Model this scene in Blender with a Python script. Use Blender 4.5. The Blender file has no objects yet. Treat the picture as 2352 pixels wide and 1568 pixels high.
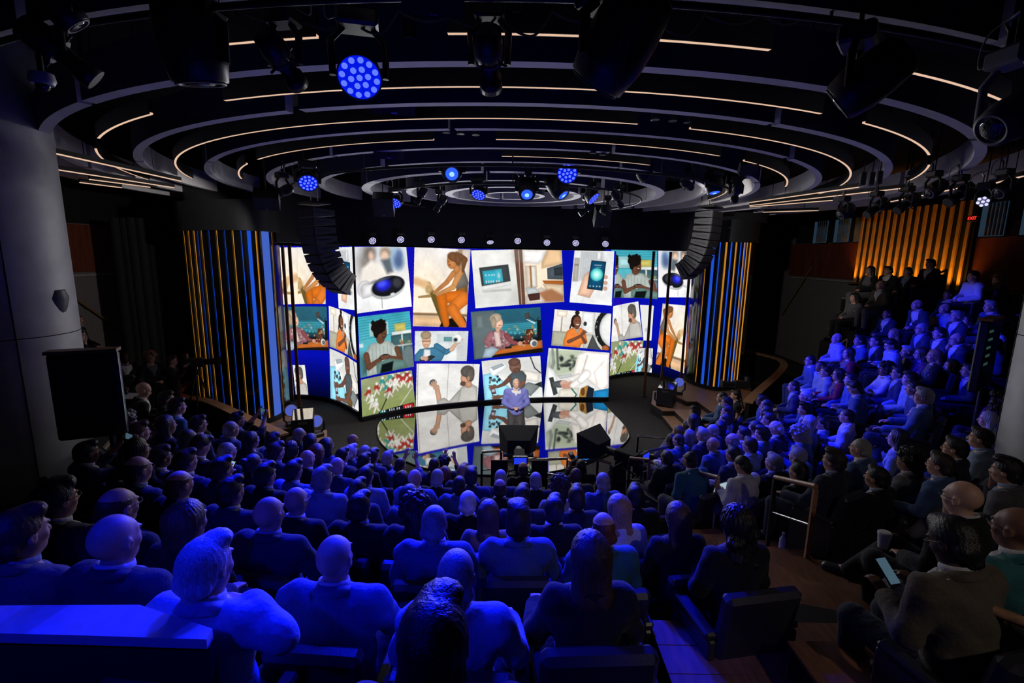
import bpy, math, random
import numpy as np
from mathutils import Matrix, Vector
random.seed(7); RNG = np.random.default_rng(7)
S = bpy.context.scene
COL = S.collection
# ---------------------------------------------------------------- camera
FPX, PITCH, ROLL, CAMZ = 1110.1, .17643, .01627, 4.75
UNIT = 1.0              # metres per drawing unit of the piece being built
cam_d = bpy.data.cameras.new('camera'); cam = bpy.data.objects.new('camera', cam_d); COL.objects.link(cam)
cam_d.sensor_width = 36; cam_d.lens = FPX/2352*36; cam_d.clip_start = .05; cam_d.clip_end = 120
_f = Vector((0, math.cos(PITCH), -math.sin(PITCH))); _r0 = Vector((1,0,0)); _u0 = Vector((0, math.sin(PITCH), math.cos(PITCH)))
_r = _r0*math.cos(ROLL)+_u0*math.sin(ROLL); _u = -_r0*math.sin(ROLL)+_u0*math.cos(ROLL)
cam.matrix_world = Matrix(((_r.x,_u.x,-_f.x,0),(_r.y,_u.y,-_f.y,0),(_r.z,_u.z,-_f.z,CAMZ),(0,0,0,1)))
S.camera = cam
# ---------------------------------------------------------------- world, view, light levels
W = bpy.data.worlds.new('world'); S.world = W; W.use_nodes = True
W.node_tree.nodes['Background'].inputs[0].default_value = (.30,.34,.45,1)
W.node_tree.nodes['Background'].inputs[1].default_value = .004
S.view_settings.view_transform = 'Standard'; S.view_settings.look = 'None'
S.view_settings.exposure = 0; S.view_settings.gamma = 1; S.view_settings.use_curve_mapping = False
S.cycles.use_denoising = True
S.cycles.use_adaptive_sampling = True; S.cycles.adaptive_threshold = .06; S.cycles.adaptive_min_samples = 12
S.cycles.max_bounces = 5; S.cycles.diffuse_bounces = 2; S.cycles.glossy_bounces = 3; S.cycles.transmission_bounces = 4
S.cycles.sample_clamp_indirect = 3; S.cycles.caustics_reflective = True; S.cycles.caustics_refractive = False
SCREEN = 1.12           # emission of the LED walls
WASH = 4.8              # scale of the blue audience wash lamps
KEY = 2300               # watts of each key light on the presenter
STAGEW = 120            # watts of each stage profile
PARW = 100              # watts of each lamp above the main screen
BLUE = (.002,.008,1.0)
# ---------------------------------------------------------------- helpers
def srgb(h):
    h = h.lstrip('#'); c = [int(h[i:i+2],16)/255 for i in (0,2,4)]
    return tuple((x/12.92 if x <= .04045 else ((x+.055)/1.055)**2.4) for x in c)
MATS = {}
def mat(name, col, rough=.6, metal=0., noise=0., nscale=30., bump=0., bscale=200., emit=None, estr=1., spec=.5, coat=0., sheen=0., wood=False):
    if name in MATS: return MATS[name]
    if isinstance(col, str): col = srgb(col)
    m = bpy.data.materials.new(name); m.use_nodes = True; nt = m.node_tree; b = nt.nodes['Principled BSDF']
    b.inputs['Base Color'].default_value = (*col,1); b.inputs['Roughness'].default_value = rough; b.inputs['Metallic'].default_value = metal
    b.inputs['Specular IOR Level'].default_value = spec; b.inputs['Coat Weight'].default_value = coat; b.inputs['Sheen Weight'].default_value = sheen
    if emit is not None:
        if isinstance(emit, str): emit = srgb(emit)
        b.inputs['Emission Color'].default_value = (*emit,1); b.inputs['Emission Strength'].default_value = estr; m.cycles.emission_sampling = 'NONE'
    tc = nt.nodes.new('ShaderNodeTexCoord')
    if noise > 0 or wood:
        n = nt.nodes.new('ShaderNodeTexNoise'); n.inputs['Scale'].default_value = nscale; n.inputs['Detail'].default_value = 4
        if wood:
            mp = nt.nodes.new('ShaderNodeMapping'); mp.inputs['Scale'].default_value = (1,9,9) if wood is True else wood
            nt.links.new(tc.outputs['Object'], mp.inputs[0]); nt.links.new(mp.outputs[0], n.inputs['Vector'])
        else: nt.links.new(tc.outputs['Object'], n.inputs['Vector'])
        r = nt.nodes.new('ShaderNodeValToRGB'); r.color_ramp.elements[0].position = .3; r.color_ramp.elements[1].position = .7
        lo = tuple(max(0,c*(1-noise)) for c in col); hi = tuple(min(1,c*(1+noise)) for c in col)
        r.color_ramp.elements[0].color = (*lo,1); r.color_ramp.elements[1].color = (*hi,1)
        nt.links.new(n.outputs[0], r.inputs[0]); nt.links.new(r.outputs[0], b.inputs['Base Color'])
    if bump > 0:
        n2 = nt.nodes.new('ShaderNodeTexNoise'); n2.inputs['Scale'].default_value = bscale; n2.inputs['Detail'].default_value = 3
        nt.links.new(tc.outputs['Object'], n2.inputs['Vector'])
        bp = nt.nodes.new('ShaderNodeBump'); bp.inputs['Strength'].default_value = bump; bp.inputs['Distance'].default_value = .02
        nt.links.new(n2.outputs[0], bp.inputs['Height']); nt.links.new(bp.outputs[0], b.inputs['Normal'])
    MATS[name] = m
    return m
def glow(name, col, strength):
    if name in MATS: return MATS[name]
    if isinstance(col, str): col = srgb(col)
    m = bpy.data.materials.new(name); m.use_nodes = True; nt = m.node_tree; nt.nodes.remove(nt.nodes['Principled BSDF'])
    e = nt.nodes.new('ShaderNodeEmission'); e.inputs[0].default_value = (*col,1); e.inputs[1].default_value = strength
    nt.links.new(e.outputs[0], nt.nodes['Material Output'].inputs[0]); MATS[name] = m
    m.cycles.emission_sampling = 'NONE'
    return m
class MB:
    """collects simple shapes into one mesh"""
    def __init__(s): s.v, s.f, s.m, s.sm, s.mi, s.smooth = [], [], [], [], 0, False
    def add(s, vs, fs, M=None):
        o = len(s.v)
        if M is not None: vs = [tuple(M @ Vector(v)) for v in vs]
        s.v += [tuple(v) for v in vs]; s.f += [tuple(i+o for i in f) for f in fs]
        s.m += [s.mi]*len(fs); s.sm += [s.smooth]*len(fs); return s
    def box(s, c, d, M=None, bev=0., rz=0.):
        x,y,z = d[0]/2,d[1]/2,d[2]/2
        if bev > 0:
            b = min(bev, x*.99, y*.99, z*.99); vs = []; 
            for sx in (-1,1):
                for sy in (-1,1):
                    for sz in (-1,1): vs += [(sx*x,sy*(y-b),sz*(z-b)),(sx*(x-b),sy*y,sz*(z-b)),(sx*(x-b),sy*(y-b),sz*z)]
            I = lambda a,b_,c_: 3*((a>0)*4+(b_>0)*2+(c_>0))
            fs = []
            for a in (-1,1):
                q = [(a,-1,-1),(a,1,-1),(a,1,1),(a,-1,1)]; q = q if a>0 else q[::-1]; fs.append([I(*k) for k in q])
                q = [(-1,a,-1),(-1,a,1),(1,a,1),(1,a,-1)]; q = q if a>0 else q[::-1]; fs.append([I(*k)+1 for k in q])
                q = [(-1,-1,a),(1,-1,a),(1,1,a),(-1,1,a)]; q = q if a>0 else q[::-1]; fs.append([I(*k)+2 for k in q])
            for a in (-1,1):
                for b2 in (-1,1):
                    q = [I(a,b2,-1),I(a,b2,-1)+1,I(a,b2,1)+1,I(a,b2,1)]; fs.append(q if a*b2<0 else q[::-1])
                    q = [I(a,-1,b2),I(a,1,b2),I(a,1,b2)+2,I(a,-1,b2)+2]; fs.append(q if a*b2<0 else q[::-1])
                    q = [I(-1,a,b2)+1,I(1,a,b2)+1,I(1,a,b2)+2,I(-1,a,b2)+2]; fs.append(q if a*b2>0 else q[::-1])
            for a in (-1,1):
                for b2 in (-1,1):
                    for c2 in (-1,1):
                        q = [I(a,b2,c2),I(a,b2,c2)+1,I(a,b2,c2)+2]; fs.append(q if a*b2*c2>0 else q[::-1])
        else:
            vs = [(-x,-y,-z),(x,-y,-z),(x,y,-z),(-x,y,-z),(-x,-y,z),(x,-y,z),(x,y,z),(-x,y,z)]
            fs = [(3,2,1,0),(4,5,6,7),(0,1,5,4),(1,2,6,5),(2,3,7,6),(3,0,4,7)]
        T = Matrix.Translation(c)
        if rz: T = T @ Matrix.Rotation(rz,4,'Z')
        if M is not None: T = M @ T
        return s.add(vs, fs, T)
    def cyl(s, a, b, r, r2=None, n=14, caps=True):
        a, b = Vector(a), Vector(b); r2 = r if r2 is None else r2; d = b-a
        q = d.to_track_quat('Z','Y').to_matrix() if d.length > 1e-9 else Matrix.Identity(3)
        vs = []
        for P, R in ((a,r),(b,r2)):
            for i in range(n):
                t = 2*math.pi*i/n; vs.append(P+q@Vector((R*math.cos(t),R*math.sin(t),0)))
        fs = [(i,(i+1)%n,n+(i+1)%n,n+i) for i in range(n)]
        sm = s.smooth; s.smooth = True; s.add(vs, fs); s.smooth = sm
        if caps:
            s.add(vs[:n], [tuple(range(n-1,-1,-1))]); s.add(vs[n:], [tuple(range(n))])
        return s
    def tube(s, pts, r, n=8, closed=False):
        P = [Vector(p) for p in pts]; k = len(P); vs = []; prev = None
        for i in range(k):
            t = (P[(i+1)%k]-P[i-1]) if closed else (P[min(i+1,k-1)]-P[max(i-1,0)])
            if t.length < 1e-9: t = Vector((0,0,1))
            t.normalize()
            if prev is None: a = t.orthogonal().normalized()
            else:
                a = prev-t*prev.dot(t); a = a.normalized() if a.length > 1e-6 else t.orthogonal().normalized()
            prev = a; b = t.cross(a); R = r[i] if isinstance(r,(list,tuple)) else r
            for j in range(n):
                th = 2*math.pi*j/n; vs.append(P[i]+a*R*math.cos(th)+b*R*math.sin(th))
        fs = [(i*n+j, i*n+(j+1)%n, ((i+1)%k)*n+(j+1)%n, ((i+1)%k)*n+j) for i in range(k if closed else k-1) for j in range(n)]
        sm = s.smooth; s.smooth = True; s.add(vs, fs); s.smooth = sm
        if not closed: s.add(vs[:n],[tuple(range(n-1,-1,-1))]); s.add(vs[-n:],[tuple(range(n))])
        return s
    def lathe(s, prof, n=20, M=None, cap=True):
        vs = [(r*math.cos(2*math.pi*j/n), r*math.sin(2*math.pi*j/n), z) for r,z in prof for j in range(n)]
        fs = [(i*n+j, i*n+(j+1)%n, (i+1)*n+(j+1)%n, (i+1)*n+j) for i in range(len(prof)-1) for j in range(n)]
        sm = s.smooth; s.smooth = True; s.add(vs, fs, M); s.smooth = sm
        if cap:
            s.add(vs[:n],[tuple(range(n-1,-1,-1))],M); s.add(vs[-n:],[tuple(range(n))],M)
        return s
    def prism(s, poly, z0, z1, M=None):
        n = len(poly); A = sum(poly[i][0]*poly[(i+1)%n][1]-poly[(i+1)%n][0]*poly[i][1] for i in range(n))
        if A < 0: poly = poly[::-1]
        vs = [(x,y,z0) for x,y in poly]+[(x,y,z1) for x,y in poly]
        fs = [tuple(range(n-1,-1,-1)), tuple(range(n,2*n))]+[(i,(i+1)%n,n+(i+1)%n,n+i) for i in range(n)]
        return s.add(vs, fs, M)
    def strip(s, path, prof, closed=False, caps=True):
        """sweep profile [(n,z)] along a plan path [(x,y)]; n is the offset to the left of travel"""
        k = len(path); m = len(prof); vs = []
        for i in range(k):
            a = path[(i-1)%k] if closed else path[max(i-1,0)]; b = path[(i+1)%k] if closed else path[min(i+1,k-1)]
            tx, ty = b[0]-a[0], b[1]-a[1]; L = math.hypot(tx,ty) or 1; nx, ny = -ty/L, tx/L
            vs += [(path[i][0]+nx*q, path[i][1]+ny*q, z) for q,z in prof]
        fs = [(i*m+(j+1)%m, i*m+j, ((i+1)%k)*m+j, ((i+1)%k)*m+(j+1)%m) for i in range(k if closed else k-1) for j in range(m)]
        s.add(vs, fs)
        if caps and not closed: s.add(vs[:m],[tuple(range(m))]); s.add(vs[-m:],[tuple(range(m-1,-1,-1))])
        return s
    def ball(s, c, r, n=12, sc=(1,1,1), M=None):
        prof = [(r*math.sin(math.pi*i/n), -r*math.cos(math.pi*i/n)) for i in range(n+1)]
        prof[0] = (1e-4,prof[0][1]); prof[-1] = (1e-4,prof[-1][1])
        T = Matrix.Translation(c) @ Matrix.Diagonal((*sc,1))
        return s.lathe(prof, max(8,n), (M@T) if M is not None else T)
    def mesh(s, name):
        me = bpy.data.meshes.new(name); me.from_pydata([(x*UNIT,y*UNIT,z*UNIT) for x,y,z in s.v], [], s.f)
        me.polygons.foreach_set('use_smooth', s.sm); me.polygons.foreach_set('material_index', s.m); me.update()
        return me
def um(M): M = M.copy(); M.translation = M.translation*UNIT; return M
def inv_of(r): return Matrix.Translation(-Vector(r.location)/UNIT)
def ob(name, geo, m=None, parent=None, loc=None, rz=0., M=None):
    me = geo.mesh(name) if isinstance(geo, MB) else geo
    if m is not None and len(me.materials) == 0:
        for q in (m if isinstance(m,(list,tuple)) else [m]): me.materials.append(q)
    o = bpy.data.objects.new(name, me); COL.objects.link(o)
    if parent is not None: o.parent = parent
    if M is not None: o.matrix_local = um(M)
    else:
        if loc is not None: o.location = Vector(loc)*UNIT
        if rz: o.rotation_euler = (0,0,rz)
    return o
def root(name, label, cat, loc=(0,0,0), rz=0., group=None, M=None):
    o = bpy.data.objects.new(name, None); COL.objects.link(o); o.empty_display_size = .1
    if M is not None: o.matrix_world = um(M)
    else: o.location = Vector(loc)*UNIT; o.rotation_euler = (0,0,rz)
    return tag(o, label, cat, group)
def tag(o, label=None, cat=None, group=None, kind=None):
    if label: o['label'] = label
    if cat: o['category'] = cat
    if group: o['group'] = group
    if kind: o['kind'] = kind
    return o
def dup(r, M=None, label=None, parent=None):
    c = r.copy(); COL.objects.link(c); c.parent = parent
    if label: c['label'] = label
    if M is not None: c.matrix_world = M
    for ch in [q for q in r.children]:
        d = dup(ch, None, None, c); d.matrix_local = ch.matrix_local.copy()
    return c
def struct(name, mb, m, label=None, parent=None):
    o = ob(name, mb, m, parent)
    if parent is None: tag(o, label or name.replace('_',' '), None, None, 'structure')
    return o
def ray(u, v):
    c, s = math.cos(ROLL), math.sin(ROLL); a, b = u-1176, v-784; U = c*a+s*b; V = -s*a+c*b
    x, up = U/FPX, -V/FPX
    return np.array([x, math.cos(PITCH)+up*math.sin(PITCH), -math.sin(PITCH)+up*math.cos(PITCH)])
def atY(u, v, y): q = ray(u,v); q = q*(y/q[1]); return Vector((q[0],q[1],q[2]+CAMZ))
def atZ(u, v, z): q = ray(u,v); q = q*((z-CAMZ)/q[2]); return Vector((q[0],q[1],z))
def atD(u, v, d): q = ray(u,v)*d; return Vector((q[0],q[1],q[2]+CAMZ))
def aim(pos, target, roll=0.):
    """matrix whose +Z axis points from pos to target"""
    d = (Vector(target)-Vector(pos)).normalized()
    return Matrix.Translation(pos) @ d.to_track_quat('Z','Y').to_matrix().to_4x4() @ Matrix.Rotation(roll,4,'Z')
def arc(c, r, a0, a1, n):
    return [(c[0]+r*math.sin(a0+(a1-a0)*i/n), c[1]-r*math.cos(a0+(a1-a0)*i/n)) for i in range(n+1)]
def smooth_path(P, n=12):
    out = []
    for i in range(len(P)-1):
        p0, p1, p2, p3 = P[max(i-1,0)], P[i], P[i+1], P[min(i+2,len(P)-1)]
        for j in range(n):
            t = j/n
            out.append(tuple(.5*((2*p1[k])+(-p0[k]+p2[k])*t+(2*p0[k]-5*p1[k]+4*p2[k]-p3[k])*t*t+(-p0[k]+3*p1[k]-3*p2[k]+p3[k])*t**3) for k in range(len(p1))))
    out.append(tuple(P[-1])); return out
def plen(P):
    L = [0.]
    for a, b in zip(P[:-1],P[1:]): L.append(L[-1]+math.dist(a,b))
    return L
def pat(P, L, s):
    s = min(max(s,0),L[-1]-1e-6)
    for i in range(len(L)-1):
        if L[i+1] >= s:
            t = (s-L[i])/max(1e-9,L[i+1]-L[i]); return tuple(P[i][k]+(P[i+1][k]-P[i][k])*t for k in range(len(P[i])))
def subpath(P, s0, s1, n):
    L = plen(P); return [pat(P,L,s0+(s1-s0)*i/n) for i in range(n+1)]
def text_mesh(txt, size, name='lettering', depth=.004):
    cu = bpy.data.curves.new(name,'FONT'); cu.body = txt; cu.size = size; cu.align_x = 'CENTER'; cu.align_y = 'CENTER'; cu.extrude = depth
    o = bpy.data.objects.new(name, cu); COL.objects.link(o)
    me = bpy.data.meshes.new_from_object(o.evaluated_get(bpy.context.evaluated_depsgraph_get()))
    bpy.data.objects.remove(o); me.name = name; return me
# shared materials
BLK = mat('black_metal', (.012,.012,.014), .45, bump=.03)
BLKM = mat('matte_black', (.006,.006,.007), .85)
HOUS = mat('black_housing', (.018,.018,.02), .38, noise=.2, nscale=8)
GREYH = mat('grey_housing', (.10,.10,.105), .45, noise=.15, nscale=10)
CHROME = mat('bare_steel', (.45,.45,.46), .28, 1.)
WOOD = mat('walnut_wood', (.19,.085,.04), .42, noise=.45, nscale=6, wood=(1,7,7))
WOODL = mat('oak_wood', (.36,.19,.10), .4, noise=.3, nscale=6, wood=(1,8,8))
CARPET = mat('charcoal_carpet', (.032,.029,.026), .95, noise=.6, nscale=22, bump=.5, bscale=260)
TIERC = mat('tier_carpet', (.012,.011,.011), .95, noise=.5, nscale=40, bump=.4, bscale=240)
def words_ord(n):
    a = ['','first','second','third','fourth','fifth','sixth','seventh','eighth','ninth','tenth','eleventh','twelfth','thirteenth','fourteenth','fifteenth','sixteenth','seventeenth','eighteenth','nineteenth','twentieth']
    return a[n] if n <= 20 else 'twenty-'+a[n-20] if n < 30 else 'thirtieth' if n == 30 else 'thirty-'+a[n-30]
# ================================================================ room shell
WALLB = mat('black_wall_paint', (.010,.010,.012), .9)
REDW = mat('red_brown_panel', (.20,.05,.028), .5, noise=.3, nscale=5, wood=(1,1,.15))
GREYW = mat('grey_plaster', (.22,.19,.20), .9, noise=.12, nscale=30)
struct('floor', MB().prism([(-14,-3),(14,-3),(14,25),(-14,25)], -.1, 0), CARPET, 'charcoal carpet floor around the stage')
struct('wall_back', MB().box((0,24.5,3.75),(28,.3,7.6)), WALLB, 'black wall behind the stage')
struct('wall_left', MB().box((-13.6,11,3.75),(.3,27.5,7.6)), GREYW, 'dim grey wall on the left side of the hall')
struct('wall_right', MB().box((13.65,11,3.75),(.3,27.5,7.6)), GREYW, 'dim wall on the right side behind the upper seats')
struct('wall_rear', MB().box((0,-3,3.75),(28,.3,7.6)), WALLB, 'dark wall behind the photographer')
struct('ceiling', MB().box((0,11,7.52),(28,28,.2)), mat('black_ceiling', (.006,.006,.009), .9), 'black ceiling above the grey rings')
LINEW = mat('pale_line', (.4,.38,.36), .7)
for sx, nm in ((-1,'left'),(1,'right')):
    X = sx*13.44; w = bpy.data.objects['wall_'+nm]
    for k in range(9): ob('panel', MB().box((X,5.1+2.2*k,4.75),(.06,2.19,1.45)), REDW, w)
    ob('trim_line', MB().box((X-sx*.04,14.0,3.93),(.03,19,.06)), LINEW, w)
    ob('upper_panel', MB().box((X,14.0,6.45),(.05,19,1.9)), WALLB, w)
SLAT = mat('amber_slat_wood', (.62,.34,.10), .5, noise=.15, nscale=4)
slat_me = MB().box((0,0,0),(.05,.11,2.6)).mesh('slat')
sb = root('slat_screen', 'row of amber uplit vertical wooden slats on the upper right wall', 'wall panel', (13.26,16.7,3.9))
for k in range(15): ob('slat', slat_me, SLAT, sb, (0,-2.2+.315*k,1.34))
ob('backing', MB().box((.10,0,1.34),(.10,4.7,2.6)), WALLB, sb)
ob('sill', MB().box((-.06,0,.015),(.4,4.8,.03)), WOOD, sb)
for k in range(8):                                            # uplights at the foot of the slats
    l = bpy.data.lights.new('slat_uplight','AREA'); l.shape = 'RECTANGLE'; l.size = .1; l.size_y = .5; l.energy = 5; l.color = (1,.40,.03); l.spread = 1.6
    lo = bpy.data.objects.new('slat_uplight', l); COL.objects.link(lo); lo.parent = sb
    lo.matrix_local = Matrix.Translation((-.22,-2.1+.6*k,.05)) @ Matrix.Rotation(math.radians(8),4,'Y') @ Matrix.Rotation(math.pi,4,'X')
WINP = glow('window_dusk', (.05,.10,.17), .3); CURT = mat('sheer_curtain', (.16,.18,.2), .8, noise=.3, nscale=3)
for k,(y,w_) in enumerate(((21.6,1.0),(20.2,1.0),(19.3,.4),(13.9,.8),(12.6,1.1))):
    wd = struct('window_%d'%(k+1), MB().box((13.40,y,5.95),(.05,w_,1.0)), BLK, 'dim window in the right wall, number %d from the stage'%(k+1))
    ob('pane', MB().box((13.36,y,5.95),(.02,w_-.08,.92)), WINP, wd)
    for q in range(5): ob('curtain_fold', MB().cyl((13.32,y-w_*.42+q*w_*.14,5.5),(13.32,y-w_*.42+q*w_*.14,6.4),.035,n=8), CURT, wd)
ex = root('exit_sign', 'small red lit exit sign under the ceiling on the right wall', 'sign', (12.9,14.05,5.98), -math.pi/2)
ob('sign_box', MB().box((0,.03,0),(.34,.05,.17),bev=.01), BLK, ex); ob('hanger', MB().cyl((0,.03,.085),(0,.03,1.44),.015,n=6), BLK, ex)
ob('lettering', text_mesh('EXIT',.13), glow('exit_red',(1,.03,.02),1.6), ex, M=Matrix.Rotation(math.pi/2,4,'X'))
# ================================================================ stage set (drawn in set units of .856 m)
UNIT = .856; CAMZ = 5.55
CPATH = smooth_path([(-4.98,15.4),(-4.27,16.02),(-3.34,16.65),(-1.21,17.49),(1.29,18.07),(3.8,18.21)],5)
LPATH = smooth_path([(-10.2,17.6),(-9.2,17.85),(-8.1,17.9),(-7.56,17.82),(-6.83,17.51),(-6.08,16.91),(-5.24,15.99)],5)
RPATH = smooth_path([(3.9,21.0),(4.52,21.66),(5.48,22.3),(6.39,22.55),(7.1,21.9),(7.45,21.1),(7.62,20.7)],5)
# side podiums that carry the lit drums, with steps ----------------------------------
STEPW = mat('step_wood', (.36,.20,.12), .42, noise=.25, nscale=5, wood=(1,8,8))
def platform(name, px, z, z0=.004, label=''):
    P = [atZ(u,v,z) for u,v in px]; P = [(q.x,q.y) for q in P]
    t = struct(name, MB().prism(P, z0, z-.025), BLK, label)
    ob('step_top', MB().prism(P, z-.025, z), STEPW, t); return t
platform('stage_step', [(1521,954),(1551,954),(1600,1000),(1562,1004)], .18, label='lowest wooden step right of the stage')
platform('stage_platform', [(1496,926),(1523,943),(1549,943),(1577,969),(1640,990),(1668,950),(1600,915),(1546,897),(1500,897)], .36, label='middle wooden stage platform on the right with the floor lights')
platform('stage_platform', [(1546,906),(1576,921),(1601,921),(1632,942),(1690,962),(1728,918),(1722,878),(1565,868)], .54, z0=.365, label='upper wooden stage platform under the right lit drum')
platform('stage_step', [(700,1018),(752,1013),(752,1034),(700,1040)], .18, label='lowest wooden step left of the stage behind the first row')
platform('stage_platform', [(640,1012),(700,990),(751,987),(751,1010),(700,1020)], .36, label='middle wooden stage platform on the left with the floor lights')
platform('stage_platform', [(560,985),(632,990),(684,976),(668,945),(640,925),(520,905),(450,900),(430,960)], .54, label='upper wooden stage platform under the left lit drum')
# mirror stage floor -------------------------------------------------------------------
MIR = mat('mirror_stage', (.02,.02,.022), .04, spec=1.0, coat=.3)
MIR.node_tree.nodes['Principled BSDF'].inputs['Base Color'].default_value = (.55,.54,.53,1); MIR.node_tree.nodes['Principled BSDF'].inputs['Metallic'].default_value = 1.0
rim = smooth_path([(-4.35,15.55),(-4.25,14.7),(-3.75,13.4),(-2.6,12.1),(-1.2,11.55),(.9,11.7),(2.55,12.75),(3.55,14.0),(3.78,15.1),(3.62,16.9),(3.5,17.95)],8)
back = [(x,y-.12) for x,y in subpath(CPATH,.55,plen(CPATH)[-1]-.2,24)]
stage = struct('stage_floor', MB().prism(rim+back[::-1], .002, .05), MIR, 'mirror-bright curved stage floor reflecting the screen')
ob('edge_band', MB().strip(rim,[(.02,.003),(-.015,.003),(-.015,.045),(.02,.045)]), BLK, stage)
# drums with light slots -----------------------------------------------------------------
GLOSS = mat('black_gloss', (.008,.008,.010), .12, spec=.6)
AMB = glow('amber_slot', (1.0,.40,.035), .52); BLU = glow('blue_slot', (.02,.13,1.0), .62); LAV = glow('pale_blue_slot', (.10,.22,.95), .55)
DL = smooth_path([(-10.3,17.2),(-10.38,16.3),(-10.28,15.4),(-9.75,14.55),(-8.9,14.05),(-8.0,13.70),(-7.45,13.55),(-7.12,13.75),(-7.02,14.25),(-7.1,14.9)],8)
DR = smooth_path([(7.34,20.0),(7.28,19.3),(7.42,18.65),(7.85,18.07),(8.6,18.22),(9.2,18.8),(9.55,19.8),(9.62,20.8)],8)
def s_at(path, L, u, v):
    d = ray(u,v); az = d[0]/d[1]; hit = []
    for i in range(len(path)-1):
        a, b = path[i], path[i+1]; f0 = a[0]-az*a[1]; f1 = b[0]-az*b[1]
        if f0*f1 <= 0 and f0 != f1: t = f0/(f0-f1); hit.append((a[1]+(b[1]-a[1])*t, L[i]+(L[i+1]-L[i])*t))
    return min(hit)[1] if hit else None
def drum(label, path, z0, z1, slots, vv):
    L = plen(path); r = root('lit_drum', label, 'wall panel', (*path[len(path)//2],0.))
    inv = inv_of(r)
    def put(name, mb, m): return ob(name, mb, m, r, M=inv)
    put('shell', MB().strip(path,[(.05,z0),(.25,z0),(.25,z1),(.05,z1)]), GLOSS)
    put('base_ring', MB().strip(path,[(-.05,z0-.13),(.3,z0-.13),(.3,z0-.002),(-.05,z0-.002)]), BLKM)
    cuts = []
    for c,u0,u1 in slots:
        s0, s1 = s_at(path,L,u0,vv), s_at(path,L,u1,vv)
        if s0 is None or s1 is None: continue
        s0, s1 = sorted((s0,s1)); cuts.append((s0,s1,c))
    cuts.sort(); pos = 0.
    for s0,s1,c in cuts:
        if s0 > pos+.01:
            put('fin', MB().strip(subpath(path,pos+.004,s0-.004,max(2,int((s0-pos)/.08))),[(-.01,z0),(.049,z0),(.049,z1),(-.01,z1)]), GLOSS)
        put('light_slot', MB().strip(subpath(path,s0,s1,3),[(.03,z0),(.048,z0),(.048,z1),(.03,z1)]), {'o':AMB,'b':BLU,'l':LAV}[c]); pos = max(pos,s1)
    if pos < L[-1]-.02: put('fin', MB().strip(subpath(path,pos+.004,L[-1],4),[(-.01,z0),(.049,z0),(.049,z1),(-.01,z1)]), GLOSS)
    return r
Z_ = lambda o,c,*q: [(c, o+a*.3444, o+b*.3444) for a,b in q]
drum('striped drum wall with amber and blue light slots left of the stage', DL, .68, 6.1,
  Z_(0,'o',(1176,1188),(1197,1208),(1216,1228),(1248,1260),(1284,1297),(1334,1345),(1436,1448),(1544,1556),(1700,1712),(1806,1816))+Z_(0,'b',(1309,1319),(1385,1395),(1490,1500),(1600,1609),(1645,1670))+Z_(0,'l',(1740,1797)), 530)
drum('striped drum wall with amber and blue light slots right of the stage', DR, .68, 6.15,
  Z_(1552,'o',(205,214),(334,346),(400,413),(455,466),(474,486),(494,510))+Z_(1552,'b',(245,268),(292,302),(369,380),(432,443),(466,472))+Z_(1552,'l',(116,172)), 560)
# black header above screens and drums
HEAD = mat('header_black', (.016,.017,.02), .7)
def off(path, d): return [(x,y) for x,y in path]
h1 = struct('trim_1', MB().strip(DL,[(-.12,6.1),(.9,6.1),(.9,6.92),(-.12,6.92)]), HEAD, 'black bulkhead on top of the left lit drum')
h2 = struct('trim_2', MB().strip(DR,[(-.12,6.15),(.9,6.15),(.9,6.95),(-.12,6.95)]), HEAD, 'black bulkhead on top of the right lit drum')
hp = smooth_path([(-7.1,14.6),(-6.55,15.7),(-5.7,16.2),(-4.4,16.25),(-3.3,16.72),(-1.2,17.55),(1.25,18.12),(3.8,18.3),(5.6,19.0),(6.7,19.1),(7.6,18.8)],6)
struct('trim_3', MB().strip(hp,[(-.10,5.82),(.5,5.82),(.5,8.4),(-.10,8.4)]), HEAD, 'black curved header above the main screen')
for x,y,nm in ((-9.0,15.6,'left'),(8.7,19.6,'right')):
    struct('column_above_drum', MB().cyl((x,y,6.9),(x,y,8.6),1.15,n=32), WALLB, 'round black shaft above the %s drum'%nm)
# bronze posts in front of the side screens
POST = mat('bronze_post', (.20,.085,.045), .4, noise=.2, nscale=4)
for i,(u,v,lab) in enumerate([(657,932,'beside the left drum'),(672,918,'second from the left drum'),(688,934,'nearest the left screen wing'),(1480,908,'nearest the main screen on the right'),(1518,892,'middle one on the right'),(1563,884,'beside the right drum')]):
    q = atZ(u,v,.02); zt = 5.8
    o = root('post', 'tall bronze post %s'%lab, 'post', (q.x,q.y,.0))
    ob('shaft', MB().box((0,0,zt/2),(.10,.05,zt-.02)), POST, o); ob('foot_plate', MB().box((0,0,.014),(.16,.12,.02)), BLK, o)
# low curved audience walls with wooden cap
def lowwall(label, P, z, zf):
    path = smooth_path(P,8); r = root('balustrade', label, 'low wall', (*path[0],0.)); inv = inv_of(r)
    for nm,pf,m in (('wall_face',[(-.06,.01),(.06,.01),(.06,z-.05),(-.06,z-.05)],BLK),('cap_rail',[(-.14,z-.05),(.14,z-.05),(.14,z),(-.14,z)],WOODL)):
        ob(nm, MB().strip(path,pf), m, r, M=inv)
lowwall('curved low wall with wooden cap below the left drum', [(-5.38,10.85),(-6.99,12.09),(-8.67,13.34),(-9.7,13.75),(-10.2,14.2),(-10.45,15.0),(-10.55,15.95)], 1.3, 0)
lowwall('curved low wall with wooden cap below the right drum', [(7.18,14.13),(7.75,14.9),(8.44,15.77),(9.9,17.6),(11.0,19.1),(11.5,20.1),(11.6,20.9),(11.1,22.6)], 1.3, 0)
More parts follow.
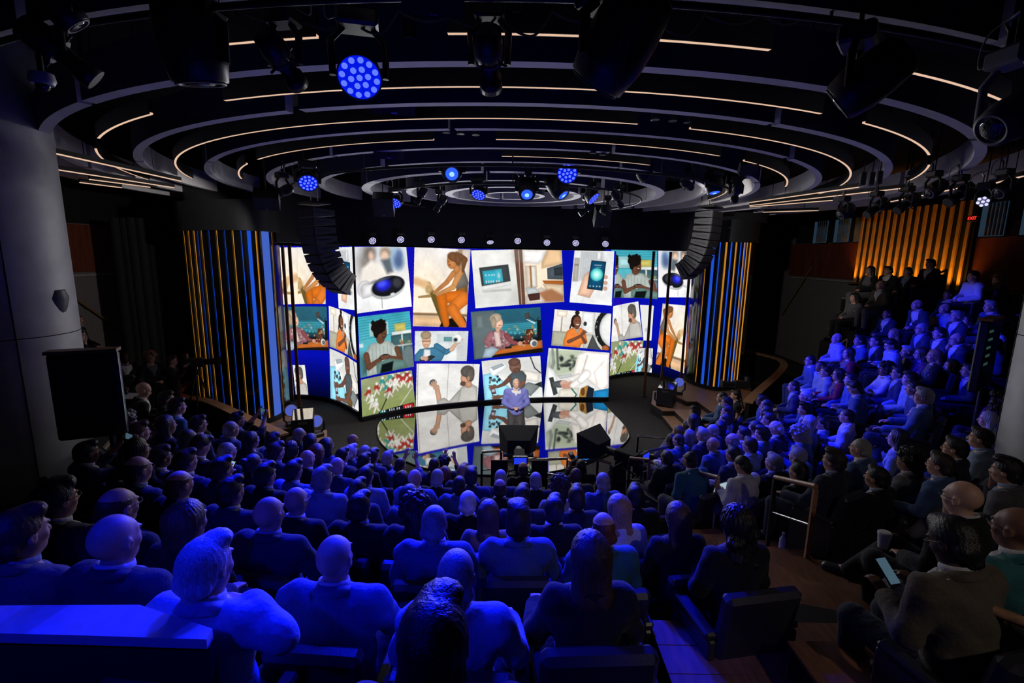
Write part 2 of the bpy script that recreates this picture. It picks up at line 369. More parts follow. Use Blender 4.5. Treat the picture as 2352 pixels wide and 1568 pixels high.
# black drape beyond the left drum, sloping soffit over the left stairs
dr = root('stage_drape', 'tall black drape between the left wall and the lit drum', 'curtain', (-12.2,16.9,0))
for k in range(12): ob('fold', MB().cyl((-1.4+.26*k,.05*math.sin(k*2)+k*.05,.05),(-1.4+.26*k,.05*math.sin(k*2)+k*.05,6.6),.16,n=10), BLKM, dr)
# ================================================================ LED wall pictures (flat screen content, drawn here)
class Pic:
    def __init__(s, w, h, top='#ffffff', bot=None):
        s.w, s.h = w, h; s.a = w/h
        s.X, s.Y = np.meshgrid((np.arange(w)+.5)/h, (np.arange(h)+.5)/h)      # units: picture heights
        t = np.array(s.c(top)); b = np.array(s.c(bot or top)); k = s.Y[...,None]; s.I = (t*(1-k)+b*k).astype(np.float32)
    def c(s, q): q = q.lstrip('#'); return [int(q[i:i+2],16)/255 for i in (0,2,4)]
    def put(s, d, col, soft=.008, al=1.):
        m = np.clip(.5-d/soft,0,1)[...,None]*al; sh = (.80+.26*np.clip(-d/.07,0,1)**.6)[...,None] if soft < .04 else 1.; s.I = s.I*(1-m)+np.clip(np.array(s.c(col))*sh,0,1)*m; return s
    def ell(s, x, y, rx, ry, col, rot=0, soft=.008, al=1.):
        x *= s.a; rx *= s.a; c, n = math.cos(rot), math.sin(rot); dx, dy = s.X-x, s.Y-y
        u, v = (c*dx+n*dy)/rx, (-n*dx+c*dy)/ry; k = np.sqrt(u*u+v*v)
        return s.put((k-1)*min(rx,ry), col, soft, al)
    def seg(s, x0, y0, x1, y1, w0, w1, col, soft=.008, al=1.):
        x0 *= s.a; x1 *= s.a; dx, dy = x1-x0, y1-y0; L = dx*dx+dy*dy+1e-9
        t = np.clip(((s.X-x0)*dx+(s.Y-y0)*dy)/L,0,1)
        return s.put(np.hypot(s.X-x0-t*dx, s.Y-y0-t*dy)-(w0+(w1-w0)*t), col, soft, al)
    def line(s, pts, w, col, soft=.008, al=1.):
        for i in range(len(pts)-1): s.seg(*pts[i],*pts[i+1],w if not isinstance(w,list) else w[i],w if not isinstance(w,list) else w[i+1],col,soft,al)
        return s
    def poly(s, P, col, soft=.008, al=1.):
        P = [(x*s.a,y) for x,y in P]; n = len(P); d = np.full(s.X.shape,9.); ins = np.zeros(s.X.shape,bool)
        for i in range(n):
            (x0,y0),(x1,y1) = P[i],P[(i+1)%n]; dx, dy = x1-x0, y1-y0; L = dx*dx+dy*dy+1e-9
            t = np.clip(((s.X-x0)*dx+(s.Y-y0)*dy)/L,0,1); d = np.minimum(d,np.hypot(s.X-x0-t*dx,s.Y-y0-t*dy))
            if y0 != y1: ins ^= ((y0 > s.Y) != (y1 > s.Y)) & (s.X < dx*(s.Y-y0)/(dy if dy else 1e-9)+x0)
        return s.put(np.where(ins,-d,d), col, soft, al)
    def rect(s, x0, y0, x1, y1, col, soft=.008, al=1.): return s.poly([(x0,y0),(x1,y0),(x1,y1),(x0,y1)],col,soft,al)
    def speck(s, x0, y0, x1, y1, n, cols, r, seed=1, soft=.02, al=.8):
        g = np.random.default_rng(seed)
        for i in range(n): s.ell(g.uniform(x0,x1),g.uniform(y0,y1),r*g.uniform(.5,1.4)/s.a,r*g.uniform(.5,1.4),cols[i%len(cols)],0,soft,al)
        return s
    def flip(s): s.I = s.I[:,::-1]; return s
def hand(p, x, y, sc, col, ang=0., n=4):
    p.ell(x,y,.05*sc/p.a,.045*sc,col)
    for i in range(n):
        t = ang+(i-(n-1)/2)*.32; p.seg(x,y,x+math.cos(t)*.11*sc/p.a,y+math.sin(t)*.11*sc,.017*sc,.012*sc,col)
def pic_headset():
    p = Pic(260,300,'#d9d4d2','#f4f3f4')
    p.rect(0,0,1,.2,'#cfd6dc',.1,.8); p.ell(.75,.2,.18,.2,'#9fb7cf',0,.12); p.ell(.85,.13,.06,.08,'#6d86b5',0,.05)
    p.ell(.2,.22,.13,.25,'#8b8580',.2,.14); p.ell(.28,.1,.1,.11,'#6e6560',0,.08); p.ell(.3,.15,.05,.07,'#d9b7a2',0,.05)
    p.poly([(.12,.35),(.3,.22),(.5,.35),(.75,.42),(.72,.5),(.45,.52),(.4,.62),(.05,.62)],'#efe6dc',.06)
    p.ell(.57,.11,.1,.1,'#9d8673',0,.06); p.ell(.56,.16,.07,.08,'#e2c2ac',0,.05); p.poly([(.48,.22),(.66,.2),(.7,.42),(.58,.45)],'#5b646b',.06)
    p.ell(.82,.25,.09,.12,'#52678f',0,.08); p.rect(0,.62,1,1,'#f7f7f8',.08,.9)
    p.ell(.16,.66,.14,.13,'#e3e1e2',0,.02); p.ell(.17,.67,.1,.09,'#cfcdd0',0,.03); p.poly([(.1,.6),(.36,.52),(.36,.76),(.1,.8)],'#dddbdc',.02)
    p.ell(.58,.66,.33,.175,'#c9cbcd',-.2,.015); p.ell(.59,.64,.315,.15,'#15171b',-.2,.015)
    p.ell(.5,.62,.14,.09,'#2324c8',-.25,.06); p.ell(.47,.6,.08,.05,'#4a55ff',-.2,.05); p.ell(.76,.6,.08,.08,'#3a3b40',-.2,.05)
    p.ell(.45,.54,.16,.02,'#5a6168',-.25,.03); p.ell(.66,.78,.05,.03,'#e7e7ea',-.1,.015); p.seg(.45,.8,.45,.97,.004,.004,'#8a8a8c')
    return p.I
def man_game(p, x, s, smile=False):
    sk, hr = '#6b4634','#17120f'
    p.poly([(x-.32*s,.62),(x-.2*s,.48),(x+.12*s,.47),(x+.3*s,.62),(x+.24*s,1),(x-.3*s,1)],'#a9b3ad')
    for i in range(14): p.seg(x-.25*s+.035*s*i,.5+.03*(i%3),x-.27*s+.036*s*i,.95,.006,.01,['#8f9a94','#c4ccc7'][i%2],.02,.6)
    p.ell(x-.02*s,.42,.08*s,.09,sk); p.ell(x,.31,.105*s,.15,sk); p.ell(x-.04*s,.22,.14*s,.12,hr,-.2,.02)
    p.ell(x-.1*s,.3,.05*s,.1,hr); p.speck(x-.17*s,.1,x+.08*s,.24,26,[hr],.03,3,.015,1); p.ell(x+.05*s,.38,.045*s,.05,'#573525',0,.03)
    p.ell(x+.045*s,.375,.025*s,.012,'#e6dbd2' if smile else '#8b5d4a'); p.ell(x+.06*s,.29,.012*s,.008,'#0b0806'); p.ell(x+.0*s,.29,.012*s,.008,'#0b0806')
    p.line([(x-.3*s,.66),(x-.26*s,.86),(x+.02*s,.74)],[.055,.05,.032],sk); p.line([(x+.28*s,.64),(x+.34*s,.84),(x+.08*s,.75)],[.05,.045,.032],sk)
    p.ell(x+.04*s,.74,.1*s,.045,'#1a1a1c'); hand(p,x-.01*s,.74,.7*s,'#7a5040',.2); hand(p,x+.1*s,.74,.7*s,'#7a5040',2.8)
    p.poly([(x-.12*s,.82),(x+.12*s,.78),(x+.42*s,.86),(x+.46*s,1),(x-.12*s,1)],'#5f7f78'); p.poly([(x-.02*s,.86),(x+.2*s,.84),(x+.16*s,1),(x-.06*s,1)],'#0c1413',.03)
def pic_game(double=False):
    p = Pic(290,280,'#3fa7b8','#6fc0c8')
    for i in range(9): p.seg(0,.03+.045*i,1,.0+.045*i,.006,.006,'#2f93a6',.012,.7)
    p.rect(.2,.14,.56,.36,'#b9dcdc',.01); p.rect(.22,.16,.54,.34,'#a3cfd2',.01); p.rect(.68,.2,.9,.34,'#c9bd63'); p.rect(.62,.34,1,.4,'#eef2f0')
    p.rect(.6,.4,1,.8,'#3b5d62'); p.rect(.8,.4,.83,.85,'#e6efee'); p.rect(.62,.58,1,.61,'#e6efee'); p.speck(.66,.5,.98,.58,14,['#c96b4c','#5f9a55','#e7d8a0'],.02,4)
    p.rect(0,.45,.08,.52,'#d8f2f6'); p.rect(0,.66,1,1,'#2a3c3d',.2,.8); p.ell(.93,.82,.14,.2,'#67787a',0,.05)
    if double: man_game(p,.12,.75,True); man_game(p,.62,1.,True)
    else: man_game(p,.42,1.)
    return p.I
def pic_football():
    p = Pic(280,200,'#9a9f79','#7d8a4d')
    p.poly([(0,.5),(1,.0),(1,.3),(0,1)],'#8b9560',.2,.8)
    for k,(a,b) in enumerate([((.98,.45),(.62,1.05)),((.35,.95),(.6,.35))]): p.seg(*a,*b,.012,.012,['#dfe3cf','#20241a'][k],.02)
    p.seg(.05,.55,.6,.02,.01,.01,'#b7bb95',.05)
    g = np.random.default_rng(5)
    for x,y,c in [(.14,.38,'r'),(.3,.3,'r'),(.42,.18,'t'),(.5,.35,'t'),(.55,.42,'r'),(.62,.16,'r'),(.7,.22,'w'),(.74,.12,'r'),(.82,.2,'r'),(.9,.12,'r'),(.95,.24,'r'),(.58,.1,'t'),(.66,.3,'w'),(.2,.6,'w'),(.28,.72,'w')]:
        body = {'r':'#b23a34','t':'#3fa39a','w':'#f0efe8'}[c]
        p.ell(x,y,.045,.09,body,g.uniform(-.6,.6),.03); p.ell(x+.01,y-.11,.03,.045,'#efeee6',0,.02); p.seg(x,y+.06,x-.05,y+.2,.03,.02,'#f2f1ea',.03); p.seg(x,y+.06,x+.05,y+.18,.03,.02,'#e9d9cf',.03)
        p.seg(x,y-.03,x+.08*g.choice([-1,1]),y+.05,.022,.016,body,.02)
    p.poly([(.32,.92),(.98,.84),(.98,.94),(.32,1.)],'#10161c'); p.rect(.34,.92,.46,.98,'#159a94'); p.rect(.78,.86,.97,.95,'#c4202b')
    for x in (.38,.42,.52,.56,.6,.66,.7,.82,.86,.9): p.rect(x,.9,x+.018,.955,'#f4f6f6',.004)
    return p.I
def rider(p, lean=0.):
    sk, so = '#c9854e','#d06a1c'
    p.seg(.27,.45,.62,.99,.03,.045,'#6d5a2c'); p.line([(.05,.42),(.22,.46),(.35,.5)],[.05,.045,.03],'#d9b183',.05); p.ell(.28,.52,.06,.05,'#c3a26d',0,.03)
    p.seg(.1,.62,.3,.6,.012,.02,'#b08d58'); p.ell(.84,.97,.16,.14,'#2c1a14'); p.ell(.86,.98,.11,.11,'#b43b1c'); p.poly([(.55,.92),(.82,.86),(.86,1),(.5,1)],'#17110c')
    p.poly([(.82,.42),(.98,.42),(1,.66),(.84,.64),(.74,.6)],'#8a5c2a')
    p.line([(.86,.6),(.52,.62),(.62,.96)],[.085,.07,.045],so); p.line([(.92,.62),(.72,.76),(.96,1)],[.09,.075,.05],'#d9762a')
    p.poly([(.72,.25),(.9,.24),(1,.42),(.98,.46),(.78,.5),(.74,.4)],'#6f6a64'); p.poly([(.72,.24),(.84,.23),(.82,.36),(.74,.4)],sk)
    p.line([(.72,.3),(.6,.42),(.38,.56)],[.035,.03,.02],sk); p.line([(.84,.28),(.72,.48),(.44,.58)],[.042,.034,.022],'#d39258')
    p.ell(.77,.24,.06,.07,sk); p.ell(.68,.15,.095,.1,sk); p.ell(.72,.1,.13,.06,'#7a5134',.2,.015); p.ell(.78,.12,.06,.09,'#7a5134',-.2,.015); p.line([(.82,.08),(.9,.13),(.88,.28)],[.03,.04,.012],'#7a5134')
    p.ell(.62,.16,.01,.006,'#3a2418'); p.ell(.64,.2,.02,.008,'#a9573c')
def pic_bike():
    p = Pic(250,345,'#e6e2df','#f8ecdc'); p.rect(.78,0,.86,1,'#b59a7d',.02); p.rect(.86,0,1,1,'#e9ddd0',.03); p.ell(.1,.5,.5,.3,'#ffe9c4',0,.4,.6)
    p.rect(0,.82,1,.85,'#c79a6c',.01); p.rect(0,.83,1,.86,'#6c5a45',.01,.6); p.rect(0,.86,1,1,'#e3b98d',.03); rider(p); return p.I
def pic_cctv():
    p = Pic(280,160,'#d7dcdc','#e6e9e8'); p.rect(.42,.1,.75,.4,'#c3cfd0',.05); p.rect(.55,.2,.7,.34,'#5c8d93',.03); p.rect(.8,0,1,1,'#c9cdcd',.06)
    p.poly([(0,.8),(.1,.6),(.3,.55),(.5,.5),(.62,.62),(.52,1),(0,1)],'#3e7391'); p.line([(.42,.5),(.6,.7),(.72,.6)],[.1,.09,.06],'#3c708e'); p.poly([(.18,.6),(.3,.62),(.32,1),(.16,1)],'#d9dde0')
    p.ell(.22,.32,.085,.24,'#d6a98c'); p.ell(.21,.14,.1,.14,'#a08b70',0,.02); p.rect(.15,.32,.29,.35,'#4d4540',.01,.7); p.ell(.22,.5,.05,.08,'#c89a7d')
    p.poly([(.1,.95),(.32,.8),(.4,.85),(.3,1),(.1,1)],'#2b2f33'); hand(p,.16,.9,1.6,'#dcae92',.2)
    p.line([(.7,.62),(.8,.38)],[.07,.05],'#dcb094'); hand(p,.82,.36,1.5,'#e0b59a',-1.); p.ell(.8,.25,.085,.15,'#e9eceb',.3,.01); p.ell(.77,.29,.05,.085,'#aeb2b1'); p.ell(.77,.29,.03,.05,'#20252b')
    return p.I
def pic_door():
    p = Pic(300,195,'#e3e1de','#eceae7'); p.seg(.47,0,.46,1,.005,.005,'#b5b0ab'); p.seg(.02,0,.02,1,.006,.006,'#b7a89c'); p.seg(.88,0,.9,.4,.01,.01,'#d3cec8',.03)
    p.ell(.24,.45,.055,.085,'#3f4347'); p.ell(.24,.44,.045,.065,'#53585d'); p.line([(.3,.58),(.34,.85)],[.055,.06],'#c59a80'); hand(p,.29,.56,1.5,'#cfa489',-2.2)
    p.poly([(.3,.88),(.42,.82),(.5,.92),(.62,.72),(.72,.56),(.86,.5),(.98,.6),(1,1),(.32,1)],'#a9a6a1'); p.poly([(.68,.6),(.84,.55),(.97,.62),(1,1),(.64,1)],'#b9b6b0',.03)
    p.ell(.76,.36,.085,.21,'#c08e72'); p.ell(.79,.19,.12,.15,'#58524d',0,.015); p.ell(.84,.28,.075,.19,'#5d5650',0,.015); p.ell(.72,.5,.05,.06,'#5a463a',0,.03); p.ell(.81,.37,.025,.06,'#c58f72'); p.ell(.82,.53,.06,.09,'#bb8a6f')
    return p.I
def pic_home():
    p = Pic(400,245,'#e6e5e0','#e1e1dd'); p.poly([(.3,1),(.5,.55),(.5,1)],'#d5d5d0',.1,.7)
    p.poly([(.46,0),(.55,0),(.55,1),(.48,1)],'#6e4a3c'); p.rect(.46,0,.55,.2,'#8b8076',.15,.6); p.rect(.505,0,.513,1,'#d9cdbf',.004)
    p.rect(.55,0,1,1,'#ecd9c1'); p.poly([(.55,0),(.83,0),(.78,.2),(.72,.28),(.55,.24)],'#efece8',.02); p.poly([(.84,0),(1,0),(1,.28),(.76,.36),(.76,.25)],'#dcb88e',.03); p.rect(.57,.3,.7,.7,'#d8c9b8'); p.rect(.64,.32,.68,.68,'#f4efe4'); p.rect(.62,.3,.64,.7,'#b07f55')
    p.poly([(.82,.36),(1,.28),(1,.58),(.82,.56)],'#4a535c'); p.poly([(.9,.36),(1,.34),(1,.5),(.9,.5)],'#30363d'); p.poly([(.76,.58),(1,.6),(1,.68),(.78,.64)],'#b5662c'); p.poly([(.76,.64),(1,.68),(1,.98),(.8,.78)],'#d9c3a5')
    p.poly([(.56,.86),(.74,.7),(1,.92),(1,1),(.56,1)],'#d6cbbf',.03); p.poly([(.7,.8),(.86,.74),(1,.88),(1,1),(.78,.98)],'#a5704e',.06); p.poly([(.56,.7),(.68,.7),(.72,.8),(.58,.84)],'#c5cacb'); p.poly([(.58,.82),(.72,.8),(.72,.93),(.6,.94)],'#4b2f28')
    p.poly([(.07,.3),(.385,.26),(.40,.56),(.085,.63)],'#3c4244'); p.poly([(.1,.36),(.31,.33),(.32,.56),(.11,.6)],'#35a6bd'); p.poly([(.085,.62),(.4,.56),(.4,.63),(.09,.7)],'#f4f4f2'); p.rect(.09,.7,.4,.73,'#c3c3bf',.03,.7)
    p.poly([(.235,.345),(.31,.335),(.318,.56),(.243,.575)],'#58c2d2',.004,.6)
    for x in (.125,.16,.19,.215): p.rect(x,.42,x+.018,.45,'#c8eef4',.005)
    for x in (.13,.155,.18,.205,.24,.265): p.rect(x,.53,x+.014,.57,'#e8fbff',.005)
    p.poly([(.255,.44),(.275,.4),(.295,.44)],'#bfeaf2'); p.rect(.26,.44,.29,.49,'#bfeaf2',.004)
    return p.I
def pic_laptop(mirror=False):
    p = Pic(330,215,'#2b6478','#16262f'); p.rect(0,0,.32,1,'#5d6b6e',.08); p.rect(.07,.1,.16,.35,'#7d898a',.01,.6); p.rect(.3,.3,1,.55,'#2f8fa3',.08,.6)
    for i in range(6): p.rect(.36,.32+.04*i,1,.335+.04*i,'#69d2da',.01,.5)
    p.speck(.4,.38,.98,.66,30,['#ffd9a0','#f2a65a','#fff2d8','#69d2da'],.022,7,.03,.8)
    p.rect(.3,.66,1,.74,'#171412',.06); p.poly([(.25,.86),(1,.7),(1,.92),(.3,.98)],'#b5622a',.01); p.poly([(.2,1),(.3,.95),(1,.9),(1,1)],'#191310')
    p.seg(.78,.24,.9,.34,.008,.02,'#d9e8ea'); p.line([(.78,.14),(.92,.3),(.97,.22)],.008,'#20282b'); p.poly([(.76,.12),(.83,.1),(.83,.22),(.78,.25)],'#4a4340')
    p.poly([(.94,.28),(1,.28),(1,.72),(.93,.74)],'#14181a')
    p.poly([(.14,.62),(.24,.44),(.4,.42),(.5,.5),(.55,.7),(.5,.84),(.2,.86)],'#8e6268'); p.speck(.18,.45,.5,.8,34,['#b9a2a4','#5d4148','#a4505a','#d8c9c8'],.025,9,.02,.75)
    p.poly([(.3,.46),(.38,.46),(.4,.78),(.32,.78)],'#dcc0ba'); p.line([(.48,.56),(.56,.72),(.66,.76)],[.06,.05,.03],'#8a4a50'); hand(p,.67,.76,1.1,'#e0a88c',.1)
    p.ell(.37,.28,.07,.14,'#e3b49a'); p.ell(.34,.17,.085,.1,'#b5a48d',-.2,.015); p.ell(.31,.26,.04,.13,'#a8977f'); p.ell(.39,.33,.02,.012,'#b0685c'); p.ell(.36,.42,.03,.06,'#d8a88d')
    p.poly([(.12,.98),(.16,.8),(.26,.76),(.36,.84),(.24,1)],'#9fb2bd',.02); p.poly([(.7,.78),(.78,.46),(.88,.46),(.85,.8)],'#5a2f22'); p.speck(.73,.5,.86,.76,22,['#b5402c','#d9c06a','#2c6b57','#e8e0d0'],.02,11,.01,.9)
    p.ell(.87,.78,.055,.085,'#dfe3e2'); p.ell(.88,.79,.035,.055,'#5d6a70'); p.rect(.45,.8,.54,.84,'#17181a',.02)
    return np.ascontiguousarray(p.I[:,::-1]) if mirror else p.I
def pic_draw():
    p = Pic(290,215,'#d6d6d3','#e9eae8'); p.poly([(0,.35),(.2,.3),(.62,.95),(.55,1),(0,1)],'#8fd0e6'); p.poly([(.1,.2),(.38,.05),(.46,.2),(.18,.42)],'#eceeee'); p.poly([(.16,.18),(.36,.1),(.4,.16),(.2,.26)],'#a9b3b8')
    p.poly([(.6,.75),(.78,.6),(.98,.7),(.8,.95)],'#7e8484'); p.poly([(.72,.3),(.98,.4),(.95,.62),(.7,.55)],'#e3ddd4'); p.line([(.84,.0),(.9,.28),(.99,.4)],.012,'#3b3f42'); p.poly([(.88,.66),(1,.6),(1,.75)],'#2c2f31')
    p.speck(.12,.4,.32,.56,12,['#30363c','#5a6168'],.03,3,.01,1.); p.poly([(.12,.7),(.2,.68),(.22,.84),(.14,.86)],'#5d4044'); p.rect(.14,.72,.2,.8,'#b9c0d0')
    p.poly([(.44,.44),(.56,.3),(.7,.32),(.76,.45),(.72,.7),(.6,.85),(.5,.75)],'#4a5357'); p.line([(.47,.5),(.36,.62),(.24,.68)],[.06,.045,.03],'#6a4a40'); hand(p,.2,.66,1.2,'#7c5648',2.9)
    p.ell(.58,.2,.1,.17,'#7b5a4d'); p.ell(.57,.1,.1,.1,'#6b4c42'); p.ell(.6,.3,.06,.06,'#6d4d42'); p.ell(.58,.86,.16,.1,'#6b5130',.3,.02); p.line([(.7,.6),(.5,.9),(.3,.92)],[.05,.05,.03],'#7a564a'); hand(p,.25,.93,1.3,'#80594b',3.)
    return p.I
def pic_phone():
    p = Pic(200,270,'#e4e6e8','#eef0f0'); p.rect(.18,.05,.75,.6,'#c3c7cb',.05); 
    for i in range(9): p.seg(.2+.06*i,.06,.2+.06*i,.6,.006,.006,'#d6dadd',.02)
    p.rect(.02,.18,.16,.62,'#b3aca5',.03); p.rect(.04,.3,.14,.33,'#8d857d',.02); p.rect(.6,.06,.68,.2,'#fdfefe',.02); p.rect(0,.7,1,1,'#eeefed',.1)
    p.poly([(.18,.86),(.3,.5),(.42,.42),(.46,.6),(.6,.72),(.48,.9)],'#e3b79c',.015)
    for i in range(3): p.ell(.83,.52+.1*i,.05,.035,'#e0b197')
    p.poly([(.46,.22),(.82,.24),(.77,.76),(.40,.74)],'#0f1f33'); p.poly([(.475,.235),(.80,.25),(.755,.745),(.415,.725)],'#114a6e'); p.ell(.61,.48,.155,.12,'#2fb3bd',0,.02); p.ell(.61,.48,.12,.095,'#8be9df',0,.06); p.ell(.61,.48,.05,.04,'#d9fff8',0,.05)
    p.rect(.54,.3,.72,.315,'#cfe6f2',.008); p.rect(.58,.34,.7,.35,'#9cc4d8',.008)
    for x in (.47,.55,.63,.7): p.ell(x,.69,.018,.013,'#e6f4fa')
    return p.I
def pic_orange():
    p = Pic(270,190,'#ebe6e0','#d9d6cd'); p.rect(.14,.2,.155,.6,'#a58a70'); p.poly([(.05,.02),(.24,.02),(.22,.2),(.05,.18)],'#efe2d0',.02); p.rect(0,.6,.3,1,'#a8a894',.01); p.rect(.55,.62,.75,1,'#c9c6bb',.02)
    p.rect(.5,0,.72,.6,'#dfe0e0',.03); p.ell(1.06,.42,.33,.6,'#1b1d1f'); p.ell(1.08,.42,.27,.5,'#d9dad8'); p.speck(.72,.06,.8,.8,9,['#e9e9e6'],.02,5,.01); p.poly([(.62,1),(.7,.62),(.8,.9),(.86,1)],'#4d5050'); p.ell(.93,.95,.06,.08,'#b5643a',0,.02)
    p.ell(.4,.3,.09,.2,'#241a16',0,.015); p.line([(.35,.25),(.3,.5)],[.03,.015],'#241a16'); p.ell(.41,.05,.04,.06,'#241a16')
    p.poly([(.2,.9),(.25,.58),(.36,.46),(.5,.46),(.58,.6),(.62,.84),(.52,.9),(.5,1),(.22,1)],'#dd7a35'); p.poly([(.36,.46),(.47,.46),(.45,.66)],'#b9a08e'); p.ell(.42,.44,.04,.07,'#6d4331')
    p.ell(.42,.3,.07,.15,'#7a4c38'); p.ell(.43,.38,.03,.018,'#f1e6df'); p.ell(.4,.28,.01,.012,'#1a0f0a'); p.ell(.45,.28,.01,.012,'#1a0f0a'); p.line([(.3,.86),(.46,.72),(.54,.62)],[.05,.04,.03],'#7a4c38'); hand(p,.53,.62,1.,'#835240',-1.); p.line([(.58,.84),(.52,.7)],[.045,.03],'#7a4c38')
    p.ell(.56,.34,.03,.06,'#2f3532',0,.02)
    return p.I
def pic_charge():
    p = Pic(300,235,'#e2e4e0','#dfe0dc'); p.poly([(.02,.05),(.3,0),(.55,.0),(.5,.45),(.2,.55),(0,.5)],'#b6c0a8',.06); p.speck(.18,.12,.45,.42,24,['#3c4640','#768070','#20262a'],.035,3,.03,.85); p.line([(.06,.02),(.1,.3),(.05,.55)],[.02,.03,.03],'#9aa39a'); p.line([(.13,0),(.17,.4)],.02,'#6d776c')
    p.poly([(0,.36),(.12,.45),(.2,.7),(.18,1),(0,1)],'#eceeec',.02); p.poly([(.46,.1),(.6,.0),(1,.02),(1,.72),(.9,.86),(.72,.7),(.62,.6),(.45,.75),(.38,.66)],'#ece5df'); p.seg(.62,.1,.55,.5,.01,.01,'#cfc6bf',.03); p.line([(.9,.2),(.75,.45),(.8,.7)],.012,'#d3cbc4',.05)
    p.poly([(.3,.6),(.5,.48),(.56,.55),(.4,.68)],'#efeae5',.01); p.poly([(.16,.55),(.38,.5),(.4,.56),(.22,.62)],'#c7cbc8')
    p.poly([(.05,.6),(.11,.58),(.2,.9),(.14,.94)],'#3e4245'); p.poly([(.1,.68),(.24,.64),(.38,.72),(.34,.8),(.12,.78)],'#55595c'); hand(p,.28,.7,1.5,'#e3b9a5',.3); hand(p,.38,.75,1.5,'#d89f88',2.8); p.line([(.42,.74),(.54,.62),(.62,.5)],[.06,.08,.1],'#f0ebe6')
    p.poly([(.22,.82),(.52,.78),(.5,1),(.2,1)],'#d9d3c6',.02); p.poly([(.54,.8),(.66,.72),(.64,1),(.52,1)],'#b5823f'); p.ell(.58,.86,.03,.08,'#6d4620'); p.line([(.4,.8),(.48,.92),(.45,1)],.012,'#237a6c'); p.poly([(.66,.74),(.76,.8),(.74,1),(.63,1)],'#1c2433'); p.poly([(.76,.84),(1,.78),(1,1),(.74,1)],'#1f7fb8')
    return p.I
def pic_rackets(): # plain pale panel
    p = Pic(120,160,'#dfe0de','#e6e5e0'); p.seg(.7,0,.72,1,.01,.01,'#c2c0bb',.02); p.rect(.3,.5,.5,.62,'#b7b8b6',.05); return p.I
def warp(cv, I, quad):
    """paste picture I into canvas cv; quad = TL,TR,BR,BL in canvas pixels"""
    H, Wd = cv.shape[:2]; h, w = I.shape[:2]
    src = [(0,0),(w,0),(w,h),(0,h)]; A = []; B = []
    for (x,y),(u,v) in zip(quad,src): A += [[x,y,1,0,0,0,-u*x,-u*y],[0,0,0,x,y,1,-v*x,-v*y]]; B += [u,v]
    hm = np.append(np.linalg.solve(np.array(A,float),np.array(B,float)),1).reshape(3,3)
    xs = [q[0] for q in quad]; ys = [q[1] for q in quad]
    x0, x1 = max(0,int(min(xs))-1), min(Wd,int(max(xs))+2); y0, y1 = max(0,int(min(ys))-1), min(H,int(max(ys))+2)
    X, Y = np.meshgrid(np.arange(x0,x1)+.5,np.arange(y0,y1)+.5)
    d = hm[2,0]*X+hm[2,1]*Y+1; u = (hm[0,0]*X+hm[0,1]*Y+hm[0,2])/d; v = (hm[1,0]*X+hm[1,1]*Y+hm[1,2])/d
    m = (u >= 0)&(u < w)&(v >= 0)&(v < h)
    iu = np.clip(u-.5,0,w-1.001); iv = np.clip(v-.5,0,h-1.001); a = iu.astype(int); b = iv.astype(int); fu = (iu-a)[...,None]; fv = (iv-b)[...,None]
    a1 = np.minimum(a+1,w-1); b1 = np.minimum(b+1,h-1)
    val = (I[b,a]*(1-fu)+I[b,a1]*fu)*(1-fv)+(I[b1,a]*(1-fu)+I[b1,a1]*fu)*fv
    cv[y0:y1,x0:x1][m] = val[m]
def wall_canvas(w, h):
    Y, X = np.mgrid[0:h,0:w]/np.array([h,w])[:,None,None]
    c = np.zeros((h,w,3),np.float32); c[...] = (.02,.05,.66)
    c += (np.clip(.5-abs(X-.22)*2,0,1)*np.clip(1-abs(Y-.45)*1.4,0,1))[...,None]*np.array((.2,.0,.02)); c *= (1-.75*np.clip((Y-.72)/.28,0,1)**1.0)[...,None]
    return np.clip(c,0,1)
def screen_material(name, cv):
    h, w = cv.shape[:2]
    img = bpy.data.images.new(name, w, h); px = np.ones((h,w,4),np.float32); px[...,:3] = cv[::-1]
    img.pixels.foreach_set(px.ravel()); img.update(); img.pack()
    m = bpy.data.materials.new(name); m.use_nodes = True; nt = m.node_tree; nt.nodes.remove(nt.nodes['Principled BSDF'])
    t = nt.nodes.new('ShaderNodeTexImage'); t.image = img; t.interpolation = 'Cubic'; e = nt.nodes.new('ShaderNodeEmission'); e.inputs[1].default_value = SCREEN
    nt.links.new(t.outputs[0], e.inputs[0]); nt.links.new(e.outputs[0], nt.nodes['Material Output'].inputs[0]); return m
def wall_param(path, L, z0, z1, u, v):
    """(s,t) on the curved wall where the picture corner sits"""
    d = ray(u,v); az = d[0]/d[1]; best = None
    for i in range(len(path)-1):
        a, b = path[i], path[i+1]; f0 = a[0]-az*a[1]; f1 = b[0]-az*b[1]
        if f0*f1 <= 0 and f0 != f1:
            t = f0/(f0-f1); y = a[1]+(b[1]-a[1])*t; s = L[i]+(L[i+1]-L[i])*t; z = CAMZ+d[2]*y/d[1]
            return s/L[-1], (z1-z)/(z1-z0)
    s = 0. if (path[0][0]-az*path[0][1])**2 < (path[-1][0]-az*path[-1][1])**2 else 1.
    y = path[0 if s == 0 else -1][1]; return s, (z1-(CAMZ+d[2]*y/d[1]))/(z1-z0)
